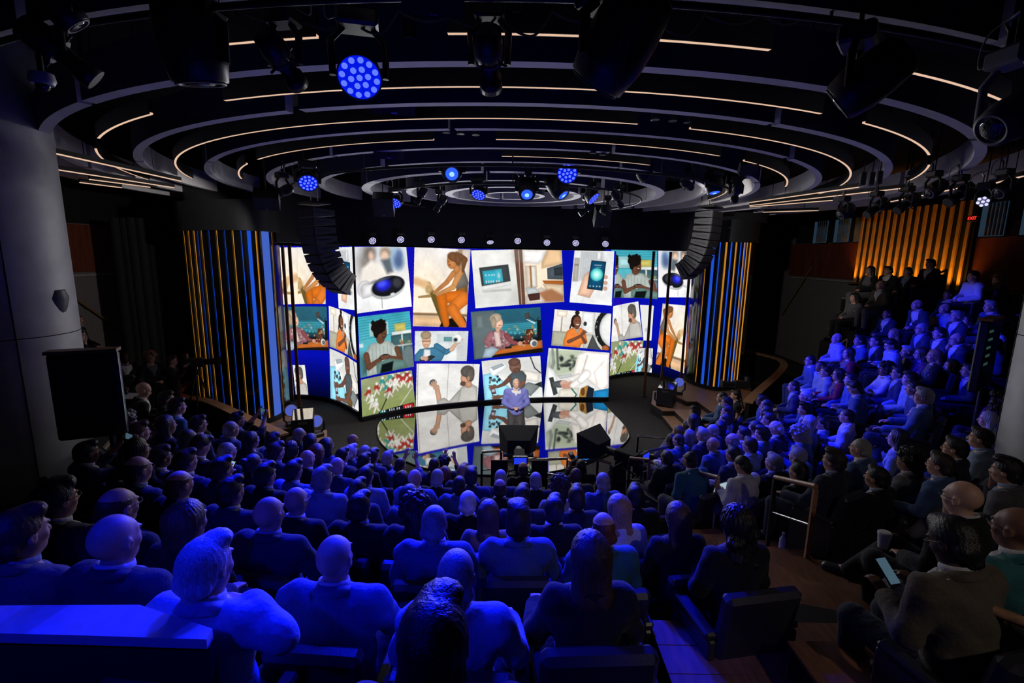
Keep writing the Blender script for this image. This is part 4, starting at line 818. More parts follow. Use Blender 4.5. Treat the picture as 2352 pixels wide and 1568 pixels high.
# ================================================================ seating bowl (metres)
UNIT = 1.0; CAMZ = 4.75
BC = (.266, 11.123)                       # centre of the seating bowl
ROWR = [3.2+.86*k for k in range(12)]
def head_z(r): return .272+.228*r+.0118*r*r
ROWZ = [max(.02, head_z(r)-1.2) for r in ROWR]
TIERZ = [max(.012, head_z(r-.53)-1.2-.05) for r in ROWR]
NOSE = mat('tier_nosing', (.26,.20,.14), .5)
def amin(k): return math.radians(-72 if k < 2 else -67 if k < 9 else 48)
def amax(k): return math.radians([72,76,80,84,88,94,98,102,108,112,114,116][k])
for k,r in enumerate(ROWR):
    z = TIERZ[k]; r0 = r-.53; r1 = r+.33 if k < 11 else r+.5
    a0, a1 = amin(k), amax(k); n = int((a1-a0)*r/.35)+4; pth = arc(BC, r0, a0, a1, n)
    t = struct('tier', MB().strip(pth,[(0,.004),(-(r1-r0),.004),(-(r1-r0),z),(0,z)]), TIERC, 'carpeted seating tier %d counted up from the stage'%(k+1))
    if z > .1: ob('nosing', MB().strip(pth,[(.012,z-.045),(-.03,z-.045),(-.03,z+.004),(.012,z+.004)]), NOSE if k > 4 else BLK, t)
# big round columns
STEEL = mat('brushed_column_steel', (.50,.50,.49), .55, .25, noise=.12, nscale=3)
def column(label, x, y, r, zs):
    t = root('round_column', label, 'column', (x,y,0)); z = .01
    for k,z1 in enumerate(zs):
        ob('drum_section', MB().cyl((0,0,z),(0,0,z1),r,n=48), STEEL, t); ob('joint', MB().cyl((0,0,z1-.001),(0,0,z1+.013),r-.012,n=48), BLKM, t); z = z1+.012
    for a in (2.5,-.62,-1.9): ob('seam', MB().box((math.cos(a)*(r+.0005),math.sin(a)*(r+.0005),3.7),(.012,.012,7.3),rz=a), BLKM, t)
q = atD(103,784,6.3); column('thick grey metal column at the left edge of the picture', q.x-.66, q.y+.12, .78, [3.62,7.4])
q = atD(2328,800,5.9); column('thick grey metal column at the right edge of the picture', q.x+.50, q.y-.32, .58, [3.9,7.4])
# aisle stairs in wood through the right-hand block, and the landing nearest the camera
ap = smooth_path([(2.62,8.2),(2.78,6.6),(2.92,5.2),(2.75,4.2),(2.35,3.25)],10); AL = plen(ap)
TREAD = mat('aisle_wood', (.23,.105,.06), .38, noise=.3, nscale=4, wood=(7,1,7))
st = root('aisle_stairs', 'wooden aisle stairs between the centre block and the right block', 'stairs', (2.8,5.6,0)); inv = inv_of(st)
NST = 14
for k in range(NST):
    s0, s1 = AL[-1]*k/NST, AL[-1]*(k+1)/NST; a, b = pat(ap,AL,s0), pat(ap,AL,s1-.0001); z = .22+(2.1-.22)*k/(NST-1)
    d = Vector((b[0]-a[0],b[1]-a[1])).normalized(); nx, ny = -d.y, d.x; w = .42
    P = [(a[0]+nx*w,a[1]+ny*w),(a[0]-nx*w,a[1]-ny*w),(b[0]-nx*w+d.x*.01,b[1]-ny*w),(b[0]+nx*w,b[1]+ny*w)]
    ob('tread', MB().prism(P, z-.02, z+.05), TREAD, st, M=inv); ob('riser', MB().prism(P, .02, z-.022), BLKM, st, M=inv)
ld = struct('landing', MB().prism([(.95,1.9),(3.0,1.9),(2.9,3.05),(2.2,3.25),(1.2,2.95)], 1.7, 2.2), BLKM, 'wooden landing at the top of the aisle stairs')
for k in range(5): ob('plank', MB().box((1.95,2.02+.225*k,2.212),(1.9,.218,.02)), TREAD, ld)
bx = root('wooden_step_block', 'big wooden step block in the right foreground', 'step', (2.03,2.28,2.224))
ob('side', MB().box((0,0,.11),(.62,.56,.21)), BLKM, bx); ob('top_board', MB().box((0,0,.235),(.66,.60,.03),bev=.006), TREAD, bx)
# cap wall in the near left foreground
cw = root('parapet', 'parapet with flat cap washed in blue light in the near left corner', 'low wall', (-1.9,1.75,0))
capm = mat('pale_cap', (.42,.42,.46), .5, noise=.1, nscale=20)
capP = [(q.x+1.9,q.y-1.75) for q in (atZ(u,v,3.36) for u,v in ((-80,1393),(0,1390),(320,1388),(488,1443),(474,1468),(200,1459),(-80,1452)))]
ob('cap', MB().prism(capP, 3.32, 3.36), capm, cw); ob('wall_face', MB().prism([(x*.99,y*.9) for x,y in capP], 1.7, 3.318), BLKM, cw)
# ================================================================ people: smooth distance-field figures
def grid_axis(lo, hi, coarse, fine_ranges, fine):
    x = [lo]
    while x[-1] < hi:
        h = fine if any(a-coarse <= x[-1] <= b for a,b in fine_ranges) else coarse
        x.append(x[-1]+h)
    return np.array(x)
class Field:
    def __init__(s, xs, ys, zs): s.xs, s.ys, s.zs = xs, ys, zs; s.F = np.full((len(xs),len(ys),len(zs)),1.,np.float32)
    def sub(s, lo, hi):
        i = [(max(0,np.searchsorted(a,l)-1), min(len(a),np.searchsorted(a,h)+1)) for a,l,h in zip((s.xs,s.ys,s.zs),lo,hi)]
        sl = tuple(slice(a,b) for a,b in i)
        return sl, s.xs[sl[0]][:,None,None], s.ys[sl[1]][None,:,None], s.zs[sl[2]][None,None,:]
    def mix(s, sl, d, k, op='u'):
        F = s.F[sl]
        if F.size == 0: return
        if op == 'u':
            h = np.maximum(k-np.abs(F-d),0)/k if k > 0 else 0; s.F[sl] = np.minimum(F,d)-h*h*k*.25
        else:
            d = -d; h = np.maximum(k-np.abs(F-d),0)/k if k > 0 else 0; s.F[sl] = np.maximum(F,d)+h*h*k*.25
    def cap(s, a, b, r0, r1=None, k=.03, op='u'):
        r1 = r0 if r1 is None else r1; a = np.array(a,float); b = np.array(b,float); R = max(r0,r1)+k+.03
        sl,X,Y,Z = s.sub(np.minimum(a,b)-R, np.maximum(a,b)+R); d = b-a; L = d@d+1e-9
        t = np.clip(((X-a[0])*d[0]+(Y-a[1])*d[1]+(Z-a[2])*d[2])/L,0,1)
        D = np.sqrt((X-a[0]-t*d[0])**2+(Y-a[1]-t*d[1])**2+(Z-a[2]-t*d[2])**2)-(r0+(r1-r0)*t)
        s.mix(sl,D,k,op); return s
    def ell(s, c, r, k=.03, op='u', R=None):
        c = np.array(c,float); r = np.array(r,float); m = r.max()+k+.03
        sl,X,Y,Z = s.sub(c-m,c+m); x, y, z = X-c[0], Y-c[1], Z-c[2]
        if R is not None: x, y, z = R[0,0]*x+R[1,0]*y+R[2,0]*z, R[0,1]*x+R[1,1]*y+R[2,1]*z, R[0,2]*x+R[1,2]*y+R[2,2]*z
        k0 = np.sqrt((x/r[0])**2+(y/r[1])**2+(z/r[2])**2); k1 = np.sqrt((x/r[0]**2)**2+(y/r[1]**2)**2+(z/r[2]**2)**2)+1e-9
        s.mix(sl,k0*(k0-1)/k1,k,op); return s
    def half(s, n, p, k=.01):                      # keep the side the normal points away from
        n = np.array(n,float); n /= np.linalg.norm(n)
        D = (s.xs[:,None,None]-p[0])*n[0]+(s.ys[None,:,None]-p[1])*n[1]+(s.zs[None,None,:]-p[2])*n[2]
        s.F = np.maximum(s.F,D.astype(np.float32)); return s
    def mesh(s, name, smooth=True):
        F = s.F; ins = F < 0; xs, ys, zs = s.xs, s.ys, s.zs
        c = [ins[a:a-1 if a-1 else None, b:b-1 if b-1 else None, d:d-1 if d-1 else None] for a in (0,1) for b in (0,1) for d in (0,1)]
        cnt = sum(q.astype(np.int8) for q in c); act = (cnt > 0)&(cnt < 8); I,J,K = np.nonzero(act)
        idx = np.full(act.shape,-1,np.int64); idx[I,J,K] = np.arange(len(I))
        acc = np.zeros((len(I),3)); num = np.zeros(len(I))
        cr = [(a,b,d) for a in (0,1) for b in (0,1) for d in (0,1)]
        for i in range(8):
            for j in range(i+1,8):
                if sum(abs(p-q) for p,q in zip(cr[i],cr[j])) != 1: continue
                A, B = cr[i], cr[j]; fa = F[I+A[0],J+A[1],K+A[2]]; fb = F[I+B[0],J+B[1],K+B[2]]; m = (fa < 0) != (fb < 0)
                t = np.where(m, fa/np.where(m,fa-fb,1),0)
                pa = np.stack([xs[I+A[0]],ys[J+A[1]],zs[K+A[2]]],1); pb = np.stack([xs[I+B[0]],ys[J+B[1]],zs[K+B[2]]],1)
                acc += (pa+(pb-pa)*t[:,None])*m[:,None]; num += m
        V = acc/np.maximum(num,1)[:,None]; Q = []
        for ax in range(3):
            s0 = [slice(None)]*3; s1 = [slice(None)]*3; s0[ax] = slice(0,-1); s1[ax] = slice(1,None)
            a = ins[tuple(s0)]; b = ins[tuple(s1)]; i,j,k = np.nonzero(a != b); o1, o2 = [(1,2),(2,0),(0,1)][ax]
            P = np.stack([i,j,k],1); sh = idx.shape
            ok = (P[:,o1] > 0)&(P[:,o2] > 0)&(P[:,o1] < sh[o1])&(P[:,o2] < sh[o2]); P = P[ok]; fl = a[P[:,0],P[:,1],P[:,2]]
            q = []
            for d1,d2 in ((0,0),(-1,0),(-1,-1),(0,-1)):
                R = P.copy(); R[:,o1] += d1; R[:,o2] += d2; q.append(idx[R[:,0],R[:,1],R[:,2]])
            q = np.stack(q,1); q[~fl] = q[~fl][:,::-1]; Q.append(q)
        Q = np.concatenate(Q); Q = Q[(Q >= 0).all(1)]
        me = bpy.data.meshes.new(name); me.vertices.add(len(V)); me.vertices.foreach_set('co',V.astype(np.float32).ravel())
        me.loops.add(len(Q)*4); me.loops.foreach_set('vertex_index',Q.astype(np.int32).ravel()); me.polygons.add(len(Q))
        me.polygons.foreach_set('loop_start',(np.arange(len(Q))*4).astype(np.int32)); me.polygons.foreach_set('loop_total',np.full(len(Q),4,np.int32))
        me.polygons.foreach_set('use_smooth',np.full(len(Q),smooth)); me.update(); me.validate(); return me
def lerp(a, b, t): return tuple(x+(y-x)*t for x,y in zip(a,b))
def rotm(yaw, pitch, roll=0.):
    return np.array((Matrix.Rotation(yaw,3,'Z') @ Matrix.Rotation(pitch,3,'X') @ Matrix.Rotation(roll,3,'Y')))
def seated(lean=0., legs='flat', arms='lap', head=(0.,0.), build=1., slim=False):
    """joint positions; x right, y forward, z up, origin on the floor below the hips"""
    w = (.165 if slim else .185)*build; J = {}
    J['pel'] = (0,0,.545); J['bel'] = (0,lean*.25-.005,.70); J['che'] = (0,lean*.65-.02,.885); J['sh'] = [(s*w,lean*.95-.015,1.01) for s in (-1,1)]
    J['nb'] = (0,lean-.02,1.055); J['hc'] = (0,lean*1.15+.015,1.225)
    J['hip'] = [(s*.09,.03,.525) for s in (-1,1)]; kn = [(s*.125,.47,.535) for s in (-1,1)]; an = [(s*.13,.46,.10) for s in (-1,1)]; toe = [(s*.145,.63,.045) for s in (-1,1)]
    if legs == 'cross': kn[1] = (.06,.48,.63); an[1] = (-.20,.60,.38); toe[1] = (-.24,.74,.33)
    if legs == 'figure4': kn[1] = (.33,.36,.63); an[1] = (-.10,.44,.635); toe[1] = (-.24,.47,.60)
    if legs == 'apart': kn = [(s*.2,.46,.535) for s in (-1,1)]; an = [(s*.17,.5,.1) for s in (-1,1)]; toe = [(s*.2,.66,.045) for s in (-1,1)]
    J['kn'], J['an'], J['toe'] = kn, an, toe
    y0 = lean
    el = [(s*(w+.075),y0*.6+.03,.77) for s in (-1,1)]; wr = [(s*.10,.30,.665) for s in (-1,1)]; hd = [(-s*.55,.8,-.1) for s in (-1,1)]
    if arms == 'clasp': wr = [(s*.065,.30,.70) for s in (-1,1)]; hd = [(-s*.8,.55,-.1) for s in (-1,1)]
    if arms == 'rest': el = [(s*(w+.095),.05,.76) for s in (-1,1)]; wr = [(s*(w+.06),.30,.73) for s in (-1,1)]; hd = [(-s*.15,.95,-.2) for s in (-1,1)]
    if arms == 'chin': el[1] = (w+.02,.20,.83); wr[1] = (.045,.17,1.08); hd[1] = (-.35,-.1,.9)
    if arms == 'read': wr = [(s*.13,.30,.80) for s in (-1,1)]; hd = [(-s*.2,.8,.35) for s in (-1,1)]
    if arms == 'phone': el[0] = (-w-.06,.22,.98); wr[0] = (-.12,.38,1.20); hd[0] = (.1,.3,.9); el[1] = (w+.05,.25,.96); wr[1] = (.08,.40,1.16); hd[1] = (-.2,.3,.9)
    if arms == 'spread': el[1] = (w+.22,-.08,.93); wr[1] = (w+.50,-.06,.87); hd[1] = (.9,.1,-.35)
    if arms == 'neck': el[1] = (w+.16,-.05,1.0); wr[1] = (.15,.06,1.05); hd[1] = (-.8,-.2,.2)
    if arms == 'crossed': el = [(s*(w+.05),.10,.80) for s in (-1,1)]; wr = [(-s*.06,.22,.80+.03*s) for s in (-1,1)]; hd = [(-s*.9,.1,.05) for s in (-1,1)]
    J['el'], J['wr'], J['hd'] = el, wr, hd; J['head'] = head; J['build'] = build; J['slim'] = slim; J['stand'] = False
    return J
def standing(arms='front', head=(0.,0.), lean=0., stride=.0, build=1., crouch=False):
    J = dict(pel=(0,0,.95),bel=(0,lean*.3,1.10),che=(0,lean*.7-.01,1.28),nb=(0,lean-.01,1.465),hc=(0,lean*1.2+.03,1.635)); w = .19*build
    J['sh'] = [(s*w,lean-.01,1.415) for s in (-1,1)]; J['hip'] = [(s*.095,0,.92) for s in (-1,1)]
    J['kn'] = [(s*.11,.02+s*stride,.50) for s in (-1,1)]; J['an'] = [(s*.12,-.02+s*stride*1.6,.09) for s in (-1,1)]; J['toe'] = [(s*.15,.15+s*stride*1.6,.045) for s in (-1,1)]
    el = [(s*(w+.08),.02+lean,1.15) for s in (-1,1)]; wr = [(s*.085,.24+lean,1.10) for s in (-1,1)]; hd = [(-s*.7,.6,.05) for s in (-1,1)]
    if arms == 'camera': el = [(s*(w+.05),.12+lean,1.22) for s in (-1,1)]; wr = [(s*.10,.30+lean,1.50) for s in (-1,1)]; hd = [(-s*.4,.7,.5) for s in (-1,1)]
    if arms == 'work': wr = [(s*.16,.34+lean,1.06) for s in (-1,1)]; hd = [(-s*.2,.9,-.2) for s in (-1,1)]
    J['el'],J['wr'],J['hd'] = el,wr,hd; J['head'] = head; J['build'] = build; J['slim'] = False; J['stand'] = True
    if crouch:
        dz = -.42
        for k in ('pel','bel','che','nb','hc'): J[k] = (J[k][0],J[k][1]-(.1 if k=='pel' else 0),J[k][2]+dz)
        for k in ('sh','hip','el','wr'): J[k] = [(p[0],p[1]-(.1 if k=='hip' else 0),p[2]+dz) for p in J[k]]
        J['kn'] = [(-.16,.32,.52),(.16,.2,.12)]; J['an'] = [(-.15,.16,.10),(.15,-.22,.09)]; J['toe'] = [(-.17,.34,.045),(.16,-.1,.045)]
    return J
def head_field(f, hc, R, k=.02):
    P = lambda x,y,z: tuple(np.array(hc)+R@np.array((x,y,z)))
    f.ell(P(0,-.014,.030),(.077,.098,.094),k,R=R); f.ell(P(0,.025,-.035),(.062,.070,.085),.03,R=R); f.ell(P(0,.055,-.085),(.034,.034,.030),.025,R=R); f.ell(P(0,.060,.03),(.056,.030,.045),.02,R=R)
    f.cap(P(0,.089,.012),P(0,.113,-.028),.008,.0135,.012); f.ell(P(0,.098,-.036),(.020,.013,.010),.008,R=R)
    for s in (-1,1):
        f.ell(P(s*.033,.094,.008),(.019,.016,.012),.01,'s',R=R); f.ell(P(s*.032,.080,.006),(.013,.013,.012),.004,R=R)
        f.ell(P(s*.035,.088,.030),(.024,.010,.007),.01,R=R); f.ell(P(s*.042,.062,-.025),(.02,.02,.02),.025,R=R)
        f.ell(P(s*.080,-.008,-.006),(.010,.022,.033),.008,R=R); f.ell(P(s*.089,-.004,-.002),(.006,.010,.016),.004,'s',R=R)
    f.ell(P(0,.093,-.062),(.026,.012,.010),.008,R=R); f.ell(P(0,.107,-.0625),(.028,.008,.0022),.004,'s',R=R)
def hand_field(f, wr, d, s, r=.9):
    w = np.array(wr); d = np.array(d,float); d /= np.linalg.norm(d); up = np.array((0,0,1.)); side = np.cross(d,up); side /= np.linalg.norm(side)+1e-9; nrm = np.cross(side,d)
    pc = w+d*.055
    for q in (-.024,-.008,.008,.024): f.cap(w+side*q*.7+d*.01, w+side*q+d*.085, .0125, .0105, .012)
    for i,(q,L) in enumerate(zip((-.028,-.010,.010,.027),(.058,.074,.070,.062) if s > 0 else (.062,.070,.074,.058))):
        b = w+side*q+d*.085; m = b+d*L*.55-nrm*.006; e = m+d*L*.38-nrm*.028
        f.cap(b,m,.0095,.0088,.006); f.cap(m,e,.0088,.0072,.006)
    th = w+side*s*-.026+d*.03; t2 = th+(d*.6-side*s*.7)*.042-nrm*.006; f.cap(th,t2,.013,.0105,.012); f.cap(t2,t2+(d*.95-side*s*.1)*.032-nrm*.008,.0105,.008,.006)
def fig_bounds(J):
    P = [J[k] for k in ('pel','bel','che','nb','hc')]+sum([list(J[k]) for k in ('sh','hip','kn','an','toe','el','wr')],[])
    P = np.array(P); return P.min(0)-.20, P.max(0)+.20
def figure(J):
    """meshes: body (one continuous skin), top, trousers, shoes"""
    lo, hi = fig_bounds(J); lo[2] = -.01; b = J['build']; sl = J['slim']; hc = np.array(J['hc']); R = rotm(*J['head'])
    wr = np.array(J['wr']); hr = [(w-.13,w+.13) for w in wr]
    ax = [grid_axis(lo[i],hi[i],.018,[(hc[i]-.13,hc[i]+.14)]+[(a[i],c[i]) for a,c in hr],.0085) for i in range(3)]
    f = Field(*ax)
    tw = .92 if sl else 1.
    def torso(f, g, full=True):
        f.ell(J['pel'],((.165 if not sl else .17)*b+g,.125*b+g,.115+g),.04); f.ell(J['bel'],(.148*b*tw+g,.112*b+g,.15+g),.05); f.ell(J['che'],(.165*b*tw+g,.112*b+g,.18+g),.05)
        f.cap(lerp(J['sh'][0],J['nb'],.12),lerp(J['sh'][1],J['nb'],.12),.066*tw+g,None,.06); f.cap(J['nb'],(J['nb'][0],J['nb'][1],J['nb'][2]-.1),.075+g,.1+g,.05)
        if sl: 
            for s in (-1,1): f.ell((J['che'][0]+s*.07,J['che'][1]+.085,J['che'][2]-.01),(.06+g,.05+g,.06+g),.04)
    def arms(f, g, cut=0.):
        for i in (0,1):
            s, e, w = J['sh'][i], J['el'][i], J['wr'][i]; f.cap(s,e,.054*tw+g,.042*tw+g,.035); f.cap(e,lerp(e,w,1-cut),.043*tw+g,.030*tw+g*(1.2),.02)
    def legs(f, g):
        for i in (0,1):
            f.cap(J['hip'][i],J['kn'][i],.088*b+g,.060+g,.04); f.cap(J['kn'][i],J['an'][i],.058+g,.040+g,.03)
    torso(f,0); arms(f,0); legs(f,0)
    f.cap(J['nb'],lerp(J['hc'],(0,0,0),0)[:2]+(J['hc'][2]-.06,),.060*tw,.056*tw,.03)
    head_field(f,hc,R)
    for i in (0,1): hand_field(f,J['wr'][i],J['hd'][i],(-1,1)[i])
    for i in (0,1): f.cap(J['an'][i],J['toe'][i],.036,.030,.03)
    M = {'body': f.mesh('body')}
    fx = lambda h: [np.arange(lo[i],hi[i],h) for i in range(3)]
    t = Field(*fx(.014)); pe, be, ch = J['pel'], J['bel'], J['che']; wz = .94 if sl else 1.
    t.ell(pe,(.190*b,.148*b,.135),.05); t.ell(be,(.176*b*wz,.138*b,.17),.06); t.ell(ch,(.190*b*wz,.138*b,.205),.06)
    t.cap(lerp(J['sh'][0],J['nb'],.05),lerp(J['sh'][1],J['nb'],.05),.082*tw,None,.05)
    for s_ in (0,1): q = J['sh'][s_]; t.ell((q[0]*1.03,q[1],q[2]+.006),(.074*tw,.076*tw,.066),.03)
    arms(t,.022,.04); nb = J['nb']
    t.cap((nb[0],nb[1]-.022,nb[2]+.07),(nb[0],nb[1]-.005,nb[2]-.06),.070,.095,.03)            # collar stand
    X, Y, Z = t.xs[:,None,None], t.ys[None,:,None], t.zs[None,None,:]
    t.F = t.F+(.0030*np.sin(34*Z+7*np.sin(6*X+1)+9*Y)+.0026*np.sin(41*X+13*np.sin(5*Z)+17*Y)*np.sin(22*Z)).astype(np.float32)
    if not J['stand']: t.half((0,.62,-1),(0,.10,.50))
    else: t.half((0,0,-1),(0,0,.86))
    t.half((0,.12,1),(0,nb[1],nb[2]+.056)); X, Y, Z = t.xs[:,None,None], t.ys[None,:,None], t.zs[None,None,:]; vd = J.get('v',.27); wedge = np.maximum(np.abs(X)-.30*(Z-(nb[2]-vd)), (ch[1]+.045)-Y); t.F = np.maximum(t.F,-wedge.astype(np.float32)); M['top'] = t.mesh('jacket')
    sh = Field(*fx(.015)); torso(sh,.017); sh.half((0,-1,0),(0,ch[1]+.0,0)); sh.half((0,.3,1),(0,nb[1],nb[2]+.03)); sh.half((0,0,-1),(0,0,nb[2]-.33)); sh.half((1,0,0),(.12,0,0)); sh.half((-1,0,0),(-.12,0,0)); M['shirt'] = sh.mesh('shirt')
    p = Field(*fx(.016)); p.ell(J['pel'],(.168*b+.018,.125*b+.016,.12+.010),.04); legs(p,.019)
    p.half((0,0,-1),(0,0,.075)); M['trousers'] = p.mesh('trousers')
    h = Field(*[np.arange(l,q,.013) for l,q in zip((lo[0],lo[1],-.005),(hi[0],hi[1],max(a[2] for a in J['an'])+.15))])
    for i in (0,1):
        a, q = np.array(J['an'][i]), np.array(J['toe'][i]); dn = np.array((0,0,-.02)); h.cap(a+(q-a)*.0+dn,q,.047,.040,.03); h.cap(a+dn*2.2-(q-a)*.22,q+(q-a)*.10+dn*.3,.036,.034,.03)
    M['shoes'] = h.mesh('shoes'); return M
# hair in head space ------------------------------------------------------------------------
def hair_mesh(kind):
    down = {'long':-.40,'bob':-.17,'wavy':-.36}.get(kind,-.14)
    f = Field(np.arange(-.17,.17,.0075),np.arange(-.2,.16,.0075),np.arange(down-.06,.23,.0075))
    if kind in ('short','side','fringe','bun','long','bob','wavy','crop'):
        g = {'crop':.003,'short':.009,'side':.014,'fringe':.0015,'bun':.009,'long':.014,'bob':.018,'wavy':.022}[kind]
        f.ell((0,-.016,.032),(.0785+g,.0995+g,.0955+g*1.3),.01)
        if kind in ('side','short'): f.ell((.02,.055,.105),(.055,.045,.03+g*.6),.03)
        if kind == 'side': f.ell((-.02,.03,.12),(.06,.06,.025),.03)
        f.half((0,.94,-1) if kind not in ('long','bob','wavy') else (0,1.5,-.5),(0,.073,.066) if kind not in ('long','bob','wavy') else (0,.052,.03))
        f.ell((0,.10,-.02),(.066,.09,.085),.012,'s')
        if kind == 'fringe': f.half((0,.22,1),(0,-.03,.072))
        if kind == 'bun': f.ell((0,-.125,.085),(.045,.042,.045),.02)
        if kind in ('long','wavy'):
            for s in (-1,0,1):
                f.cap((s*.04,-.05,.05),(s*.05,-.075,-.16),.052,.046,.03); f.cap((s*.05,-.075,-.16),(s*.042,-.100,down+.02),.046,.022,.03)
            if kind == 'wavy':
                for q in range(9): f.ell((.07*math.sin(q*2.4),-.09+.02*math.cos(q*1.7),.02-.042*q),(.055,.045,.035),.03)
        if kind == 'bob':
            for s in (-1,0,1): f.cap((s*.06,-.045,.05),(s*.075,-.045,down+.04),.052,.05,.04)
        if kind in ('short','side','crop','fringe','bun'):
            f.cap((-.05,-.075,-.03),(.05,-.075,-.03),.035,None,.03); f.cap((0,-.07,-.03),(0,-.075,-.085),.045,.035,.03)
            for s in (-1,1): f.ell((s*.090,.0,-.02),(.02,.028,.030),.008,'s')
    if kind in ('curly','afro'):
        g = .03 if kind == 'curly' else .045
        f.ell((0,-.02,.045),(.078+g,.098+g,.092+g),.01); rg = np.random.default_rng(3)
        for q in range(60):
            a, e = rg.uniform(0,2*math.pi), rg.uniform(-.3,1.4); f.ell((math.cos(a)*math.cos(e)*(.085+g),-.02+math.sin(a)*math.cos(e)*(.105+g),.045+math.sin(e)*(.095+g)),(.02,.02,.02),.015)
        f.half((0,.94,-1),(0,.075,.055)); f.ell((0,.10,-.02),(.068,.085,.085),.012,'s')
    if kind == 'curly': f.cap((0,-.08,-.03),(0,-.09,-.12),.075,.06,.04)
    X, Y, Z = f.xs[:,None,None], f.ys[None,:,None], f.zs[None,None,:]
    amp = {'crop':.0006,'fringe':.0005,'long':.0018,'wavy':.004,'bob':.0018,'curly':.003,'afro':.003}.get(kind,.0013)
    A = np.arctan2(X,Y+.02); f.F = f.F+(amp*(np.sin(A*23+2*np.sin(Z*30))+.7*np.sin(A*37+Z*30)+.6*np.sin(X*90+1)*np.sin(Y*80)*np.sin(Z*70))).astype(np.float32)
    return f.mesh('hair')
POSES = {
 'u': seated(0.0), 'c': seated(.05,'flat','clasp'), 'x': seated(-.03,'cross','clasp'), 'r': seated(-.05,'apart','rest'), 'h': seated(.06,'cross','chin',(0,-.08)),
 't': seated(.10,'flat','read',(0,-.45)), 'g': seated(-.06,'figure4','rest'), 'f': seated(.02,'flat','clasp',(0,0),.96,True), 'w': seated(-.02,'cross','rest',(0,0),.94,True),
 'a': seated(-.02,'apart','spread',(0.08,0.)), 'n': seated(.0,'apart','neck',(-.1,0)), 'p': seated(.0,'flat','phone'), 'k': seated(-.02,'apart','crossed',(0,.03),1.1), 'l': seated(.18,'apart','clasp',(0,.10),1.05)}
FIG = {k: figure(J) for k,J in POSES.items()}
HAIR = {k: hair_mesh(k) for k in ('short','side','fringe','bun','long','bob','wavy','crop','curly','afro')}
SKIN = [mat('skin_%s'%n, c, .5, noise=.08, nscale=60, spec=.4) for n,c in (('fair',(.56,.33,.24)),('tan',(.43,.24,.16)),('brown',(.22,.11,.07)),('deep',(.085,.042,.028)))]
HC = {k: mat('hair_'+n, c, .42, noise=.45, nscale=9, wood=(22,22,3), bump=.3, bscale=140, spec=.5) for k,n,c in (('k','black',(.010,.008,.008)),('d','dark_brown',(.030,.018,.012)),('m','brown',(.085,.045,.022)),('g','grey',(.28,.27,.26)),('w','white',(.55,.54,.52)),('y','blonde',(.36,.22,.10)),('r','auburn',(.16,.055,.022)))}
CL = {k: mat('cloth_'+n, c, .85, noise=.15, nscale=90, bump=.55, bscale=17, spec=.2, sheen=.1) for k,n,c in (('N','navy',(.025,.032,.065)),('K','black',(.010,.010,.012)),('G','grey',(.11,.11,.12)),('B','blue',(.055,.10,.22)),('L','light_blue',(.22,.28,.42)),('W','white',(.55,.55,.57)),('R','maroon',(.26,.02,.035)),('T','tan',(.24,.16,.10)),('P','plum',(.14,.05,.14)),('F','floral',(.30,.30,.36)),('E','teal',(.03,.13,.15)),('O','olive',(.09,.075,.055)))}
CN = {'N':'navy jacket','K':'black jacket','G':'grey jacket','B':'blue shirt','L':'light blue shirt','W':'pale jacket','R':'maroon jacket','T':'tan jacket','P':'plum top','F':'patterned blouse','E':'teal jumper','O':'tweed coat'}
HN = {'short':'short','side':'side-swept','fringe':'balding','bun':'tied-back','long':'long','bob':'chin-length','wavy':'long wavy','crop':'cropped','curly':'curly','afro':'bushy'}
HCN = {'k':'black','d':'dark','m':'brown','g':'grey','w':'white','y':'blond','r':'auburn'}
HK = {'b':None,'s':'short','q':'side','f':'fringe','n':'bun','l':'long','o':'bob','v':'wavy','z':'crop','c':'curly','a':'afro'}
def collar_mesh():
    m = MB(); m.smooth = True; m.lathe([(.066,-.035),(.075,-.05),(.080,.0),(.073,.022),(.066,.02),(.066,-.035)],20,cap=False); return m.mesh('shirt_collar')
COLLAR = collar_mesh()
def jacket_collar_mesh():
    m = MB(); m.smooth = True; vs = []; n = 26
    for i in range(n+1):
        a = math.radians(-150+300*i/n); f = (1-math.cos(a))/2; x, y = math.sin(a), -math.cos(a)
        for r,z in ((.078,.040),(.086,.046),(.108+.012*f,.002),(.100+.012*f,-.004)): vs.append((x*r,y*r*1.02+.012*f,z-.085*f*f))
    fs = [(i*4+j,i*4+(j+1)%4,(i+1)*4+(j+1)%4,(i+1)*4+j) for i in range(n) for j in range(4)]
    m.add(vs,fs); return m.mesh('jacket_collar')
JCOL = jacket_collar_mesh()
def glasses_mesh():
    m = MB()
    for s in (-1,1):
        m.tube([(s*.034+.021*math.cos(t),.106,.006+.016*math.sin(t)) for t in np.linspace(0,2*math.pi,14)[:-1]],.0022,5,True); m.tube([(s*.055,.104,.010),(s*.078,.085,.012),(s*.086,.0,.008)],.0022,5)
    m.tube([(-.013,.107,.009),(0,.110,.011),(.013,.107,.009)],.002,5); return m.mesh('glasses')
GLS = glasses_mesh(); FRAME = mat('spectacle_frame',(.01,.01,.012),.3)
def eyes_mesh():
    m = MB()
    for s in (-1,1):
        m.mi = 0; m.ball((s*.032,.0815,.0065),.0125,8); m.mi = 1; m.ball((s*.032,.0895,.0065),.0058,6,(1,.9,1))
    m.mi = 1
    for s in (-1,1): m.tube([(s*.014,.099,.027),(s*.034,.098,.034),(s*.054,.084,.029)],[.003,.0042,.002],5)
    return m.mesh('eyes')
EYES = eyes_mesh(); EYEW = mat('eye_white',(.6,.58,.56),.3); EYED = mat('eye_dark',(.02,.013,.01),.2)
